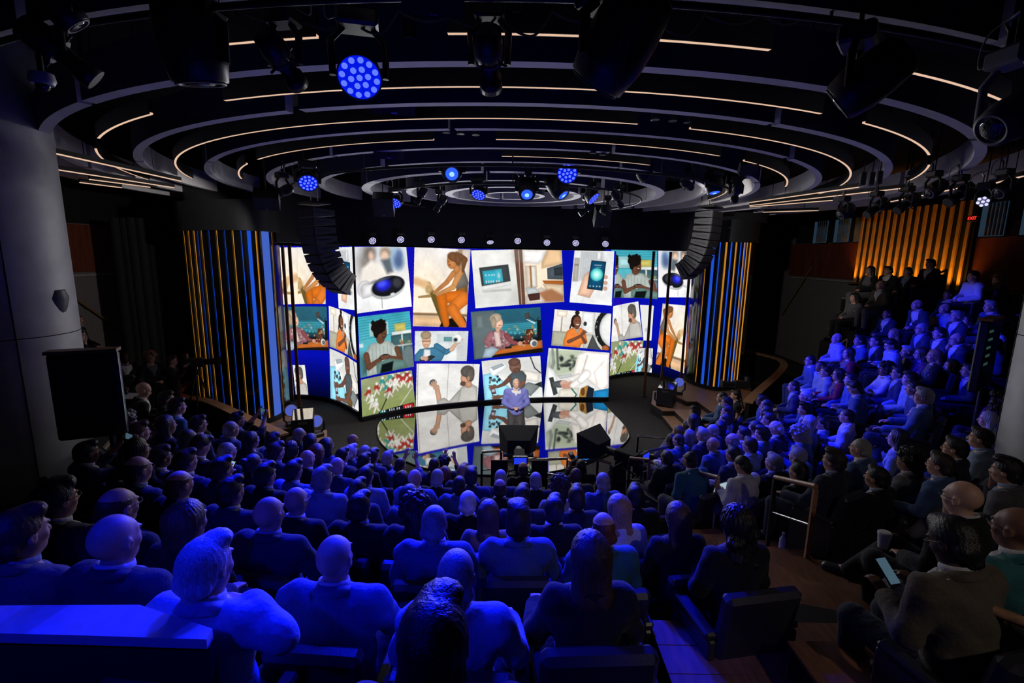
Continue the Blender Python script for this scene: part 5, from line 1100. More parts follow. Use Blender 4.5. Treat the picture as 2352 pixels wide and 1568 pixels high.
def lanyard_mesh():
    m = MB()
    m.tube([(-.07,-.02,.02),(-.06,.06,-.05),(0,.115,-.27),(.06,.06,-.05),(.07,-.02,.02)],.006,5); m.box((0,.120,-.31),(.07,.008,.09)); return m.mesh('lanyard')
LANY = lanyard_mesh()
def set_mat(o, m, i=0):
    if o.material_slots and o.material_slots[i].material != m: o.material_slots[i].link = 'OBJECT'; o.material_slots[i].material = m
def part(name, me, m, par, M=None):
    if len(me.materials) == 0:
        for q in (m if isinstance(m,(list,tuple)) else [m]): me.materials.append(q)
    o = bpy.data.objects.new(name, me); COL.objects.link(o); o.parent = par
    if M is not None: o.matrix_local = M
    for i,q in enumerate(m if isinstance(m,(list,tuple)) else [m]): set_mat(o,q,i)
    return o
def person(label, M, fig, J, skin=0, hair='s', hc='d', top='N', legs='K', collar='W', specs=False, lany=None, face=True, group=None, dress=None):
    """body is the person; clothing and hair are its parts"""
    b = part('person', fig['body'], SKIN[skin], None); b.matrix_world = M; tag(b, label, 'person', group)
    part('jacket', fig['top'], CL[top], b); part('trousers', fig['trousers'], CL[legs], b); part('shoes', fig['shoes'], MATS['shoe_black'] if 'shoe_black' in MATS else mat('shoe_black',(.012,.01,.01),.35), b)
    H = Matrix.Translation(J['hc']) @ Matrix(rotm(*J['head']).tolist()).to_4x4()
    k = HK[hair]
    if k: part('hair', HAIR[k], HC[hc], b, H)
    if collar or top in 'KNG': part('jacket_collar', JCOL, CL[top], b, Matrix.Translation((J['nb'][0],J['nb'][1]+.004,J['nb'][2]+.02)) @ Matrix.Rotation(-.30,4,'X'))
    part('shirt', fig['shirt'], CL[collar if collar and top in 'KNGTROVE' else top if top in 'BLWFP' else 'G'], b)
    if collar: part('shirt_collar', COLLAR, CL[collar], b, Matrix.Translation((J['nb'][0],J['nb'][1]+.010,J['nb'][2]+.055)) @ Matrix.Rotation(-.32,4,'X'))
    if face: part('eyes', EYES, [EYEW,EYED], b, H)
    if specs: part('glasses', GLS, FRAME, b, H)
    if lany: part('lanyard', LANY, CL[lany], b, Matrix.Translation((J['nb'][0],J['nb'][1],J['nb'][2])))
    return b
# ================================================================ audience
# u v headpx pose hair haircolour top skin flags (s specs, y lanyard, x no collar)
AUD = """329 896 35 t b . K 0
382 917 35 u s d K 0
407 934 41 c s k E 0
382 977 45 f o k K 1 x
455 975 41 u s d N 0 s
291 970 42 u c g N 0
319 993 45 c s m B 0
432 1008 45 u z d N 0
460 1024 45 t s d K 0
315 1034 50 f l k K 1 x
369 1051 45 c q k N 1 s
427 1060 56 r s d N 0
317 1079 63 u f d N 0 s
413 1113 66 u f m K 0
130 1150 92 r q k K 1 s
200 1040 50 p s k N 2
531 986 37 u z g B 0
545 964 35 p s k K 1
577 1012 38 f l k K 0 x
627 1014 35 c q k B 1
522 1038 42 u z g N 0 s
634 1038 45 u s d N 0
669 1036 40 w v k K 1 x
688 999 33 u z g K 0 s
715 1014 33 f o k K 0 x
751 1024 33 w o d B 0 x
811 1012 30 x b . N 1
807 1038 32 u s w N 0
787 1047 32 u s k N 0
839 1038 30 u z g N 0
837 1060 32 c s k K 0
729 1040 38 f o r B 0 x
706 1054 41 u b . K 0
774 1071 41 u b . N 0
581 1067 42 f n k K 1 x
510 1078 54 u s d N 0
610 1092 54 u s k K 0
675 1081 44 c s k B 1
531 1131 62 u s d N 0
618 1182 90 r b . N 0
680 1152 68 u b . K 0 s
741 1100 57 u s g L 0 s
841 1094 48 u s d L 0
822 1126 45 u s k N 2
826 1166 63 u s k K 1
857 1049 32 u q k N 0
891 1052 31 u s g N 0
920 1068 31 p z d B 0
924 1102 35 f l k K 0 x
953 1099 41 r b . B 0
998 1068 34 c z d N 0
1020 1064 30 p c k K 0 x
1022 1090 33 f o r K 0 x
1005 1097 40 u z g K 0
1063 1085 35 u s y N 0
1082 1095 38 u q k N 0
1055 1114 41 r z k B 0
1150 1097 37 u z g N 0
1148 1121 40 u f d K 1
1075 1154 51 u z w K 0
941 1140 48 f l k N 1 x
955 1173 66 u c d K 0
998 1202 86 r z g B 0
1122 1182 60 f l m T 0 x
1190 1197 86 r q d B 0
1285 1121 50 f c d F 0 x
1323 1145 57 u s d N 0
1272 1172 63 u s k K 1
1230 1104 40 u z g K 0
1199 1142 53 u s k N 0
1322 1093 38 u b . N 3
1384 1107 47 r z g B 0
1420 1170 68 f l y W 0 x
1458 1142 53 u s k K 0
1385 1215 76 u f r E 0
1354 1280 118 w l m K 0 x
1048 1325 118 r z g L 0 x
996 1482 215 a s d N 1
769 1283 101 k b . B 0
475 1303 130 n s w L 0
265 1241 120 r b . N 0
48 1228 108 u s m G 0
272 1166 84 u f d K 0 s
430 1200 92 f l m K 0 x
1658 913 27 x z k B 0 s
1669 925 27 u s k N 0
1596 947 25 u q k K 0
1591 966 28 w o k F 0 x
1670 945 27 u s d N 0
1665 964 28 u z d L 0
1577 980 26 w o k K 0 x
1557 992 26 f o m K 0 x
1653 982 28 f o k N 0 x
1636 990 30 u z g N 0 s
1614 999 32 u s g N 0
1541 1011 26 f l k W 2 x
1558 1011 28 u z d B 0
1638 1021 32 c b . B 1
1682 1011 32 u f g B 0 s
1708 997 30 u s k N 1
1734 983 30 h l d B 0 x
1750 920 28 c s k B 2 sy
1760 931 28 u z k N 1
1760 947 28 u z k K 2
1765 963 28 u s d P 0 s
1782 983 33 t f w N 0
1750 997 34 u q k B 0
1722 1023 34 u s d L 0
1684 1044 40 u s k N 1
1584 1056 38 l z k E 1
1531 1052 36 u z k K 2
1705 1068 42 t z k W 0
1777 1063 40 u s g K 0
1832 1047 38 c s g B 0
1834 1084 46 c s k K 0
1836 999 34 t c g B 1
1861 828 24 c z k B 0 s
1885 842 25 u z k L 2
1897 854 26 x s d L 0
1949 812 25 f o k R 0 x
1926 861 26 w o k R 0 xs
1823 887 26 c z d N 0 y
1850 909 26 u s w B 0
1964 891 33 t s k B 0 sy
1954 872 27 u s k B 0
2034 850 28 k a k W 2
1848 940 28 c q k N 0 y
1966 923 27 f o d K 0 x
1858 971 28 u o g B 0 x
1889 973 28 x s k B 0 s
1945 956 28 u z d W 0
2106 700 24 l b . N 0 y
2170 709 24 l b . L 0
2038 721 20 c z d N 1 y
2052 767 22 f l y K 0 x
2116 755 26 c z g N 0 s
2158 766 26 c s d N 0
2197 727 26 c s g N 0
2197 779 28 h b . N 0 s
2011 784 26 c z k K 0 s
2046 792 28 t s k L 0 s
2084 808 26 c s g N 0
2115 813 28 f o d P 0 xs
2145 818 28 w l y K 0 x
2184 841 26 f o k F 0 x
2225 851 28 c s k N 0 s
2063 857 30 u s k N 0 s
2089 870 30 u q d L 0
2275 704 28 c s g B 0
2262 680 22 f n d K 0 xy
2282 752 26 t s k W 1
2278 795 26 t c k G 2
2223 737 24 f l k L 0 x
2179 677 22 c z k K 2
1922 777 24 c b . F 0
1974 782 24 c s k B 1
2235 635 26 c s k W 0 x
2293 645 24 f c r K 0 x
2022 655 22 c b . O 0
1962 684 20 f o k G 0 x
2004 1006 34 r q d B 0
1976 1030 48 c z g B 0
2061 1007 36 f o k L 0 xs
2089 985 32 u f d B 0 s
1915 1059 52 r q d N 0
2013 1097 46 c s k K 1
2086 1059 48 u c k G 0 s
2121 911 41 r s g B 0 s
2104 953 33 w l g B 0 x
2099 892 30 c s k B 1
2193 1030 47 u s k N 0 s
2159 1068 48 u s d B 0 s
2252 1007 40 c s d L 0
2284 952 34 u c k N 2
2295 921 33 h a k P 3
2265 978 36 f o g W 0 x
2312 1082 56 h q k G 1
2210 1145 88 h b . K 0 s
2190 1245 110 t s k O 3 s
2335 1215 100 u b . E 2 s
1555 1190 70 f l m K 0 x
1690 1205 84 f v k K 1 x
1998 622 20 f o k K 1 x
2040 622 20 c s k K 1
2085 624 20 c z k K 0
2137 606 21 u s k K 0
"""
FOC = Vector((-.2,12.6,0))
rows = []
for ln in AUD.strip().splitlines():
    q = ln.split(); rows.append((float(q[0]),float(q[1]),float(q[2]),q[3],q[4],q[5],q[6],int(q[7]),q[8] if len(q) > 8 else ''))
def bowl_head(x, y):
    r = math.hypot(x-BC[0],y-BC[1]); th = math.atan2(x-BC[0],BC[1]-y); return head_z(r)+.145*min(max(th-.5,0),1.2)
T0, TT = [], []
for u,v,s,*_ in rows:                                            # depth along the line of sight: seat surface and head size agree
    Z0 = FPX*.235/s; d = ray(u,v); best = None
    for q in np.arange(.62,1.5,.01):
        t = Z0*q; x, y, z = d*t; c = abs(z+CAMZ-bowl_head(x,y))+.10*abs(math.log(q))
        if best is None or c < best[0]: best = (c,t)
    T0.append(math.sqrt(best[1]*Z0) if best[0] < .5 else Z0)
T0 = np.array(T0); TT = T0.copy(); DD = np.array([ray(u,v) for u,v,*_ in rows]); PIN = np.array([r_[2] > 95 for r_ in rows])
DISC = [(.17,8.42,.7),(2.12,8.55,.7),(.2,7.75,.65),(1.05,7.8,.65)]+[(c_.location.x,c_.location.y,1.12) for c_ in bpy.data.objects if c_.name.startswith('round_column')]+[(q[0],q[1],.62) for q in ap[::4]]
for it in range(260):                                           # elbow room: slide along the sight line
    XY = DD[:,:2]*TT[:,None]; mv = np.zeros(len(TT)); dv = XY[:,None]-XY[None]; dist = np.hypot(dv[...,0],dv[...,1])+np.eye(len(TT))*9
    I, K = np.nonzero(dist < .50)
    for a,b in zip(I,K):
        n_ = dv[a,b]/max(dist[a,b],1e-3); al = n_@DD[a,:2]; mv[a] += (1 if al >= 0 else -1)*max(abs(al),.25)*(.50-dist[a,b])*.35
    for x,y,r_ in DISC:
        e_ = XY-np.array((x,y)); dd_ = np.hypot(e_[:,0],e_[:,1])
        for a in np.nonzero(dd_ < r_)[0]:
            al = (e_[a]/max(dd_[a],1e-3))@DD[a,:2]; mv[a] += (1 if al >= 0 else -1)*(r_-dd_[a])*.2
    mv[PIN] = 0; TT = TT+mv+(T0-TT)*.04; TT = np.clip(TT,T0*.8,T0*1.25)
spots = {}
for i in range(len(rows)):
    x, y, z = DD[i]*TT[i]; z += CAMZ; r = math.hypot(x-BC[0],y-BC[1]); k = int(min(11,max(0,round((r-3.2)/.86)))); spots[i] = (0,k,math.atan2(x-BC[0],BC[1]-y),TT[i],z)
NUM = ['one','two','three','four','five','six','seven','eight','nine','ten','eleven','twelve']
# theatre seat -------------------------------------------------------------------------------
SEATM = mat('seat_leather', (.022,.022,.03), .42, noise=.15, nscale=12, bump=.08, bscale=90); ARMM = mat('seat_arm', (.03,.03,.036), .35)
def chair_parts():
    m = {}
    m['seat'] = MB().box((0,.05,.40),(.48,.50,.12),bev=.035).mesh('seat')
    b = MB(); T = Matrix.Translation((0,-.235,.66)) @ Matrix.Rotation(math.radians(9),4,'X'); b.box((0,0,0),(.53,.10,.60),T,bev=.03); m['backrest'] = b.mesh('backrest')
    m['arm_panel'] = MB().box((0,-.02,.31),(.055,.46,.60),bev=.012).mesh('arm_panel'); m['arm_pad'] = MB().box((0,-.02,.635),(.085,.44,.05),bev=.015).mesh('arm_pad')
    m['pedestal'] = MB().box((0,-.02,.17),(.40,.34,.33)).mesh('pedestal'); m['plinth'] = MB().box((0,.19,-.5),(.56,.98,1.0)).mesh('plinth'); return m
CH = chair_parts()
def chair(label, x, y, z, rz, wsc=1., zt=None):
    t = root('theatre_seat', label, 'seat', (x,y,z+.004), rz, 'theatre seats'); t.scale = (wsc,1,1)
    ob('seat', CH['seat'], SEATM, t); ob('backrest', CH['backrest'], SEATM, t); ob('pedestal', CH['pedestal'], BLKM, t)
    for s in (-1,1): ob('arm_panel', CH['arm_panel'], ARMM, t, (s*.293,0,0)); ob('arm_pad', CH['arm_pad'], ARMM, t, (s*.293,0,0))
    if zt is not None and z-zt > .03:
        p_ = ob('plinth', CH['plinth'], TIERC, t, (0,0,-.002)); p_.scale = (1,1,z-zt-.006)
    return t
PEOPLE = {}
def tier_z(x, y):
    r = math.hypot(x-BC[0],y-BC[1]); az = math.atan2(x-BC[0],BC[1]-y); zz = 0.
    for k,q in enumerate(ROWR):
        if q-.53 <= r < q+.33 and amin(k) <= az <= amax(k): zz = TIERZ[k]
    return zz
def place_person(i, label):
    u,v,s,pose,h,hcol,top,sk,fl = rows[i]; c,k,az,t,z = spots[i]; d = DD[i]*t; J = POSES[pose]
    face = FOC-Vector((d[0],d[1],0)); rz = math.atan2(-face.x, face.y); zf = z-J['hc'][2]; tz = tier_z(d[0],d[1]); sc = 1.
    if zf < tz+.005: sc = max(.86,(z-tz-.005)/J['hc'][2]); zf = tz+.005
    R = Matrix.Rotation(rz,4,'Z'); hp_ = R @ Vector((J['hc'][0],J['hc'][1],0))*sc
    M = Matrix.Translation((d[0]-hp_.x,d[1]-hp_.y,zf)) @ R @ Matrix.Diagonal((sc*random.uniform(.97,1.05),sc,sc,1))
    vw = Vector((-d[0],-d[1],0)).normalized().dot(face.normalized())
    p = person(label, M, FIG[pose], J, sk, h, hcol if hcol != '.' else 'd', top, random.choice('KNKG') if top not in 'BL' else random.choice('KNG'), None if 'x' in fl else random.choice('WWLW'), 's' in fl, 'W' if 'y' in fl else None, vw > -.55, 'people in the audience')
    PEOPLE[i] = p; return M, rz, tz
ALLP = []; EMPTY = []
for k in range(12):
    ids = sorted([i for i in spots if spots[i][1] == k], key=lambda i: spots[i][2]); seats = []
    for n,i in enumerate(ids):
        h, hcol, top = rows[i][4:7]; hd = 'bald head' if h == 'b' else ('%s %s hair' % (HN[HK[h]],HCN[hcol]) if h != 'f' else 'balding %s hair' % HCN[hcol])
        M, rz, tz = place_person(i, 'person with %s in %s, row %s from stage, %s from left' % (hd, CN[top], NUM[k], words_ord(n+1)))
        seats.append((spots[i][2], M.translation.x, M.translation.y, rz, n+1, M.translation.z-.004, tz)); ALLP.append((M.translation.x,M.translation.y))
    r = ROWR[k]
    for n,(az,x,y,rz,num,zc_,tz) in enumerate(seats):
        gap = min([math.hypot(x-o[1],y-o[2]) for m_,o in enumerate(seats) if m_ != n]+[.64]); chair('dark theatre seat holding the %s person from left in row %s from stage'%(words_ord(num),NUM[k]), x, y, zc_, rz, max(.72,min(1.,gap/.64)), tz)
for k in range(2,9):                                              # empty seats that show between people
    r = ROWR[k]; lo_, hi_ = (-.42,.22) if k >= 5 else (-.9,1.0); a = lo_; n = 0
    while a < hi_:
        x, y = BC[0]+r*math.sin(a), BC[1]-r*math.cos(a); a += .2/r
        if any(math.hypot(x-q[0],y-q[1]) < .66 for q in ALLP) or any(math.hypot(x-q[0],y-q[1]) < .85 for q in ap) or (.75 < x < 3.3 and y < 3.6) or (k == 8 and x < -.9): continue
        n += 1; ALLP.append((x,y)); f_ = FOC-Vector((x,y,0)); tz = tier_z(x,y); chair('empty dark theatre seat, %s empty one from left in row %s from stage'%(words_ord(n),NUM[k]), x, y, max(tz,ROWZ[k]), math.atan2(-f_.x,f_.y), 1., tz)
def on_row(u, v, r):
    d = ray(u,v); A = d[0]**2+d[1]**2; B = -2*(d[0]*BC[0]+d[1]*BC[1]); Cc = BC[0]**2+BC[1]**2-r*r; D = max(0,B*B-4*A*Cc)
    return [t for t in ((-B-math.sqrt(D))/(2*A), (-B+math.sqrt(D))/(2*A)) if t > .8]
# ================================================================ presenter, crew and props
def stand(label, M, J, **k): return person(label, M, figure(J), J, **k)
def facing(x, y, z, tx, ty, sc=1.): return Matrix.Translation((x,y,z)) @ Matrix.Rotation(math.atan2(-(tx-x),ty-y),4,'Z') @ Matrix.Diagonal((sc,sc,sc,1))
CL['V'] = mat('cloth_violet_blue', (.13,.14,.42), .85, noise=.12, nscale=90, bump=.2, bscale=45); CL['D'] = mat('cloth_charcoal', (.05,.045,.05), .8, bump=.2, bscale=45)
pz = atZ(1183,1026,.045)
pr = stand('bald presenter in a violet-blue jumper standing on the mirror stage, hands together', facing(pz.x,pz.y,.0436,.3,0,1.0), dict(standing('front',(.05,0.),build=1.12),v=.12), skin=0, hair='f', hc='w', top='V', legs='D', collar='W')
# studio camera with prompter hood
HOODM = mat('hood_black', (.012,.012,.016), .7)
def prompter(label, base, tgt, z0):
    t = root('studio_camera', label, 'camera', base); t.scale = (1,1,.82); rz = math.atan2(-(tgt[0]-base[0]), tgt[1]-base[1]); t.rotation_euler = (0,0,rz)
    for a in range(3):
        b = 2*math.pi*a/3+.5; ob('pedestal_leg', MB().tube([(0,0,.42),(.42*math.cos(b),.42*math.sin(b),.06)],.03,8), BLK, t); ob('caster', MB().ball((.43*math.cos(b),.43*math.sin(b),.055),.05,8), BLK, t)
    ob('pedestal_column', MB().cyl((0,0,.2),(0,0,1.02),.09,.07,n=18), HOUS, t); ob('steering_ring', MB().tube([(.26*math.cos(q),.26*math.sin(q),.86) for q in np.linspace(0,2*math.pi,24)[:-1]],.018,8,True), BLK, t)
    ob('pan_head', MB().box((0,0,1.1),(.2,.26,.16),bev=.03), HOUS, t); ob('camera_body', MB().box((0,-.08,1.32),(.2,.46,.26),bev=.02), BLKM, t); ob('lens_barrel', MB().cyl((0,.14,1.33),(0,.42,1.33),.085,.095,n=20), BLK, t)
    vf = ob('viewfinder', MB().box((0,-.42,1.47),(.26,.08,.18),bev=.012), HOUS, t); ob('viewfinder_screen', MB().box((0,-.463,1.47),(.22,.006,.14)), glow('viewfinder_blue',(.02,.05,.9),.9), vf)
    ob('handle_bar', MB().tube([(-.18,-.1,1.14),(-.24,-.5,1.08),(-.24,-.66,1.05)],.014,6), BLK, t); ob('handle_bar', MB().tube([(.18,-.1,1.14),(.24,-.5,1.08),(.24,-.66,1.05)],.014,6), BLK, t)
    h = .30; a = [(-.22,.42,1.17),(.22,.42,1.17),(.22,.42,1.5),(-.22,.42,1.5)]; b = [(-.36,.78,1.08),(.36,.78,1.08),(.40,.80,1.72),(-.40,.80,1.72)]
    ob('prompter_hood', MB().add(a+b,[(0,1,5,4),(1,2,6,5),(2,3,7,6),(3,0,4,7),(0,3,2,1)]), HOODM, t)
    ob('prompter_monitor', MB().add([(-.3,.5,1.05),(.3,.5,1.05),(.3,.95,1.0),(-.3,.95,1.0),(-.3,.5,1.08),(.3,.5,1.08),(.3,.95,1.03),(-.3,.95,1.03)],[(3,2,1,0),(4,5,6,7),(0,1,5,4),(1,2,6,5),(2,3,7,6),(3,0,4,7)]), HOUS, t)
    ob('prompter_screen', MB().box((0,.73,1.062),(.54,.36,.006)), glow('prompter_blue',(.02,.16,.6),.8), t)
    for s in (-1,1): ob('side_flag', MB().box((s*.37,-.1,.98),(.3,.02,.62)), BLKM, t)
    ob('cable_drum', MB().tube([(-.1,-.2,1.0),(-.16,-.3,.6),(-.1,-.3,.25),(.05,-.35,.03),(.3,-.5,.02)],.012,6), BLK, t)
    return t
c1 = Vector((.17,8.42,0)); prompter('studio camera with prompter hood at the stage front, centre', (c1.x,c1.y,.004), (pz.x,pz.y), 0)
c2 = Vector((2.12,8.55,0)); prompter('studio camera with prompter hood right of the stage front', (c2.x,c2.y,.004), (pz.x-1.0,pz.y), 0)
q = atZ(1201,1075,1.23); stand('camera operator in black seated behind the centre studio camera', facing(q.x,q.y,.004,pz.x,pz.y), POSES['r'], skin=1, hair='f', hc='d', top='K', legs='K', collar=None)
so = root('stool', 'low black stool under the centre camera operator', 'stool', (q.x,q.y,.004)); ob('seat', MB().lathe([(.17,.41),(.18,.43),(.17,.445)],20), BLK, so); ob('column', MB().cyl((0,0,.03),(0,0,.41),.03,n=10), CHROME, so); ob('base', MB().lathe([(.22,0),(.22,.02),(.05,.03)],20), BLK, so)
ph = atZ(1335,1072,1.22); stand('photographer in black crouching by the stage, camera raised to the face', facing(ph.x,ph.y,.004,pz.x,pz.y+.8,1.0), standing('camera',(0,.12),crouch=True), skin=2, hair='z', hc='k', top='K', legs='K', collar=None)
def photo_camera(label, M):
    t = root('photo_camera', label, 'camera', M=M); ob('camera_body', MB().box((0,0,0),(.15,.07,.11),bev=.012), BLK, t); ob('lens', MB().lathe([(.036,.03),(.036,.12),(.045,.13),(.048,.26),(.042,.26)],18,Matrix.Rotation(-math.pi/2,4,'X')), BLK, t); ob('flash_shoe', MB().box((0,0,.065),(.04,.05,.03),bev=.006), BLK, t)
photo_camera('black photo camera with long lens held by the crouching photographer', facing(ph.x,ph.y,1.16,pz.x,pz.y+.8) @ Matrix.Translation((0,.27,.02)) @ Matrix.Rotation(.25,4,'X'))
# rails -------------------------------------------------------------------------------------
def rail(label, pts, h, capm=WOODL, mid=True, posts=None, drop=True, flat=True):
    """handrail: cap along pts (x,y,zfloor), posts at both ends, one mid bar"""
    t = root('handrail', label, 'handrail', pts[0]); o = Vector(pts[0]); P = [Vector(p)-o for p in pts]
    top = [tuple(p+Vector((0,0,h))) for p in P]
    ob('cap', MB().tube(top,.028,8), capm, t)
    if mid: ob('mid_bar', MB().tube([tuple(p+Vector((0,0,h*.55))) for p in P],.014,8), CHROME, t)
    for p in (P if posts is None else [P[i] for i in posts]): ob('post', MB().box((p.x,p.y,p.z+h/2-.012),(.045,.03,h-.03)), capm if drop and p is P[-1] else BLK, t)
def gz(u,v,z): q = atZ(u,v,z); return (q.x,q.y,z+.004)
rail('handrail left of the centre studio camera', [gz(1106,1130,.0),gz(1150,1126,0)], .86, CHROME)
rail('curved handrail behind the centre camera operator', [gz(1162,1160,0),gz(1300,1152,0)], .9, CHROME)
rail('short handrail right of the centre studio camera', [gz(1254,1148,0),gz(1302,1158,0)], .55, CHROME)
rail('handrail between the centre block and the right camera', [gz(1368,1150,0),gz(1398,1160,0)], .86, WOODL)
rail('handrail around the front of the right camera bay', [gz(1460,1078,0),gz(1560,1088,0)], .8, CHROME)
rail('long dark handrail at the left edge of the right block', [gz(1470,1140,.2),gz(1565,1115,.2)], .9, mat('rail_blue_steel',(.10,.11,.14),.35,.6))
rail('wooden handrail at the foot of the aisle stairs', [gz(1440,1160,.25),gz(1484,1168,.35)], .92, WOODL)
rail('wooden handrail half way up the aisle stairs', [gz(1580,1215,.75),gz(1636,1238,.9)], .92, WOODL)
rail('wooden handrail near the top of the aisle stairs, left of the coffee drinker', [gz(1760,1270,1.35),gz(1848,1312,1.55)], .95, WOODL)
ra, rb = atZ(2165,1357,3.1), atZ(2400,1447,3.1); rail('wooden handrail in the lower right corner', [(ra.x,ra.y,2.22),(rb.x,rb.y,2.22)], .88, WOODL)
kn = atZ(2275,1455,2.76); fd = (Vector((-.2,12.6,0))-Vector((kn.x,kn.y,0))).normalized(); hpz = kn-fd*.47+Vector((fd.y,-fd.x,0))*.12
stand('person in jeans at the lower right corner, only one knee in view', facing(hpz.x,hpz.y,2.22,-.2,12.6), POSES['r'], skin=0, hair='s', hc='d', top='G', legs='B', collar=None); chair('theatre seat of the person in jeans at the lower right corner', hpz.x, hpz.y, 2.22, math.atan2(-fd.x,fd.y))
for k,(u,v,u2,v2,r_) in enumerate([(1910,800,1948,778,8.6),(2052,775,2100,745,9.6),(1985,715,2030,690,10.2),(2060,690,2110,662,11.),(2135,640,2175,618,12.)]):
    P = []
    for (a,b) in ((u,v),(u2,v2)):
        ts = on_row(a,b,r_); t_ = max(ts); d = ray(a,b)*t_; P.append((d[0],d[1],d[2]+CAMZ-.95))
    rail('small brass aisle handrail on the right tiers, %s from the stage'%words_ord(k+1), P, .95, mat('brass_rail',(.30,.22,.08),.4,.8), mid=False)
def atX(u, v, x): q = ray(u,v); q = q*(x/q[0]); return Vector((q[0],q[1],q[2]+CAMZ))
def slope_rail(label, a, b):
    t = root('stair_rail', label, 'handrail', tuple(a)); d = b-a; ob('bar', MB().tube([(0,0,0),tuple(d)],.03,8), mat('wood_rail_dim',(.30,.17,.07),.5), t)
    for q in (.12,.5,.88): ob('bracket', MB().cyl(tuple(d*q),tuple(d*q+Vector((-.12 if a.x < 0 else .12,.0,-.06))),.012,n=6), BLK, t)
slope_rail('long sloping wooden rail on the left wall', Vector((-13.3,13.56,4.11)), Vector((-13.3,16.55,1.76)))
slope_rail('long sloping wooden rail on the right wall beside the dark stairs', atX(1795,722,13.3), atX(1865,612,13.3))
# floor monitors with glossy top
def monitor(label, u, v, z, rz):
    p = atZ(u,v,z); t = root('floor_monitor', label, 'monitor', (p.x,p.y,z+.004), rz); ob('casing', MB().add([(-.24,-.3,0),(.24,-.3,0),(.24,.3,0),(-.24,.3,0),(-.24,-.3,.52),(.24,-.3,.52),(.24,.3,.62),(-.24,.3,.62)],[(3,2,1,0),(4,5,6,7),(0,1,5,4),(1,2,6,5),(2,3,7,6),(3,0,4,7)]), BLK, t)
    ob('glass_top', MB().add([(-.22,-.28,.527),(.22,-.28,.527),(.22,.28,.621),(-.22,.28,.621)],[(0,1,2,3)]), MIR, t); ob('label_plate', MB().box((0,-.303,.44),(.2,.004,.06)), CHROME, t)
monitor('black floor monitor with mirror top beside the left floor lights', 699,1003,.36,.35)
monitor('black floor monitor with mirror top beside the right floor lights', 1530,926,.36,-.5)
# hanging display panels on poles at both sides
def side_panel(label, c, w, h, rz, zf):
    t = root('side_display', label, 'display', (c[0],c[1],zf+.004), rz); z = c[2]-zf
    ob('panel', MB().box((0,0,z),(w,.12,h),bev=.02), mat('dark_glass_panel',(.008,.008,.02),.25), t); ob('top_cap', MB().box((0,0,z+h/2+.02),(w+.02,.16,.035)), WOOD, t); ob('pole', MB().cyl((w*.25,.0,0),(w*.25,.0,z-h/2+.05),.03,n=12), BLK, t); ob('foot', MB().cyl((w*.25,0,0),(w*.25,0,.02),.2,n=20), BLK, t)
    ob('edge_trim', MB().box((w/2+.004,-.05,z),(.012,.02,h)), CHROME, t)
    for k in range(5 if c[0] > 0 else 0): ob('screen_line', MB().box((-w*.3+.03*(k%2),-.063,z+h*.36-.12*k),(w*.3,.004,.035)), glow('panel_line_green',(.10,.28,.22),.18), t)
pl = atD(205,908,5.3); side_panel('large dark display panel on a pole beside the left column', (pl.x,pl.y,pl.z), .60, .95, .42, 1.2)
pr_ = atD(2262,815,7.2); side_panel('narrow dark display panel on a pole in front of the right seats', (pr_.x,pr_.y,pr_.z), .75, 1.05, .62, 1.6)
# left corner crew
def bx_person(label, u, v, d, tgt, J, zf=None, **k):
    p = atD(u,v,d); hz = J['hc'][2]; M = facing(p.x,p.y,p.z-hz,*tgt); return stand(label, M, J, **k), p
_,p1 = bx_person('waiter in white sleeves and dark waistcoat behind the left counter', 284,822,10.8,(-2,6),standing('work',(0,-.2)), skin=3, hair='z', hc='k', top='K', legs='K', collar='W')
_,p2 = bx_person('person with fair curly hair standing between waiter and camera operator', 343,822,11.2,(-1,8),standing('front',(.2,-.3)), skin=0, hair='c', hc='y', top='K', legs='K', collar=None)
_,p3 = bx_person('camera operator in black at the broadcast camera beside the left drum', 392,828,11.6,(-2,14),standing('camera',(0,-.05)), skin=0, hair='s', hc='d', top='K', legs='K', collar=None)
_,p4 = bx_person('person in black seated high on the far left steps behind the column', 168,772,9.0,(-1,12),POSES['h'], skin=0, hair='s', hc='d', top='K', legs='K', collar='W')
_,p5 = bx_person('dim person with long hair on the far left steps, above the other', 172,738,9.8,(-1,12),POSES['f'], skin=0, hair='o', hc='d', top='K', legs='K', collar=None)
TB = MB()
for P in (p1,p2,p3): pass
struct('crew_deck', MB().prism([(-10.2,7.2),(-6.6,7.2),(-6.6,9.6),(-8.2,11.2),(-10.2,11.6)], .01, min(p1.z,p2.z,p3.z)-1.645), TIERC, 'dark platform for the crew at the left')
struct('side_steps', MB().prism([(-12.8,6.2),(-7.9,6.2),(-7.9,7.5),(-12.8,7.5)], .01, min(p4.z,p5.z)-1.235), TIERC, 'dark raised seating steps at the far left')
ct = root('service_counter', 'small counter with white cloth in front of the waiter', 'counter', (p1.x+.25,p1.y-.5,p1.z-1.64)); ob('body', MB().box((0,0,.45),(.9,.4,.9)), BLKM, ct); ob('white_cloth', MB().box((0,0,.915),(.94,.44,.02),bev=.006), CL['W'], ct)
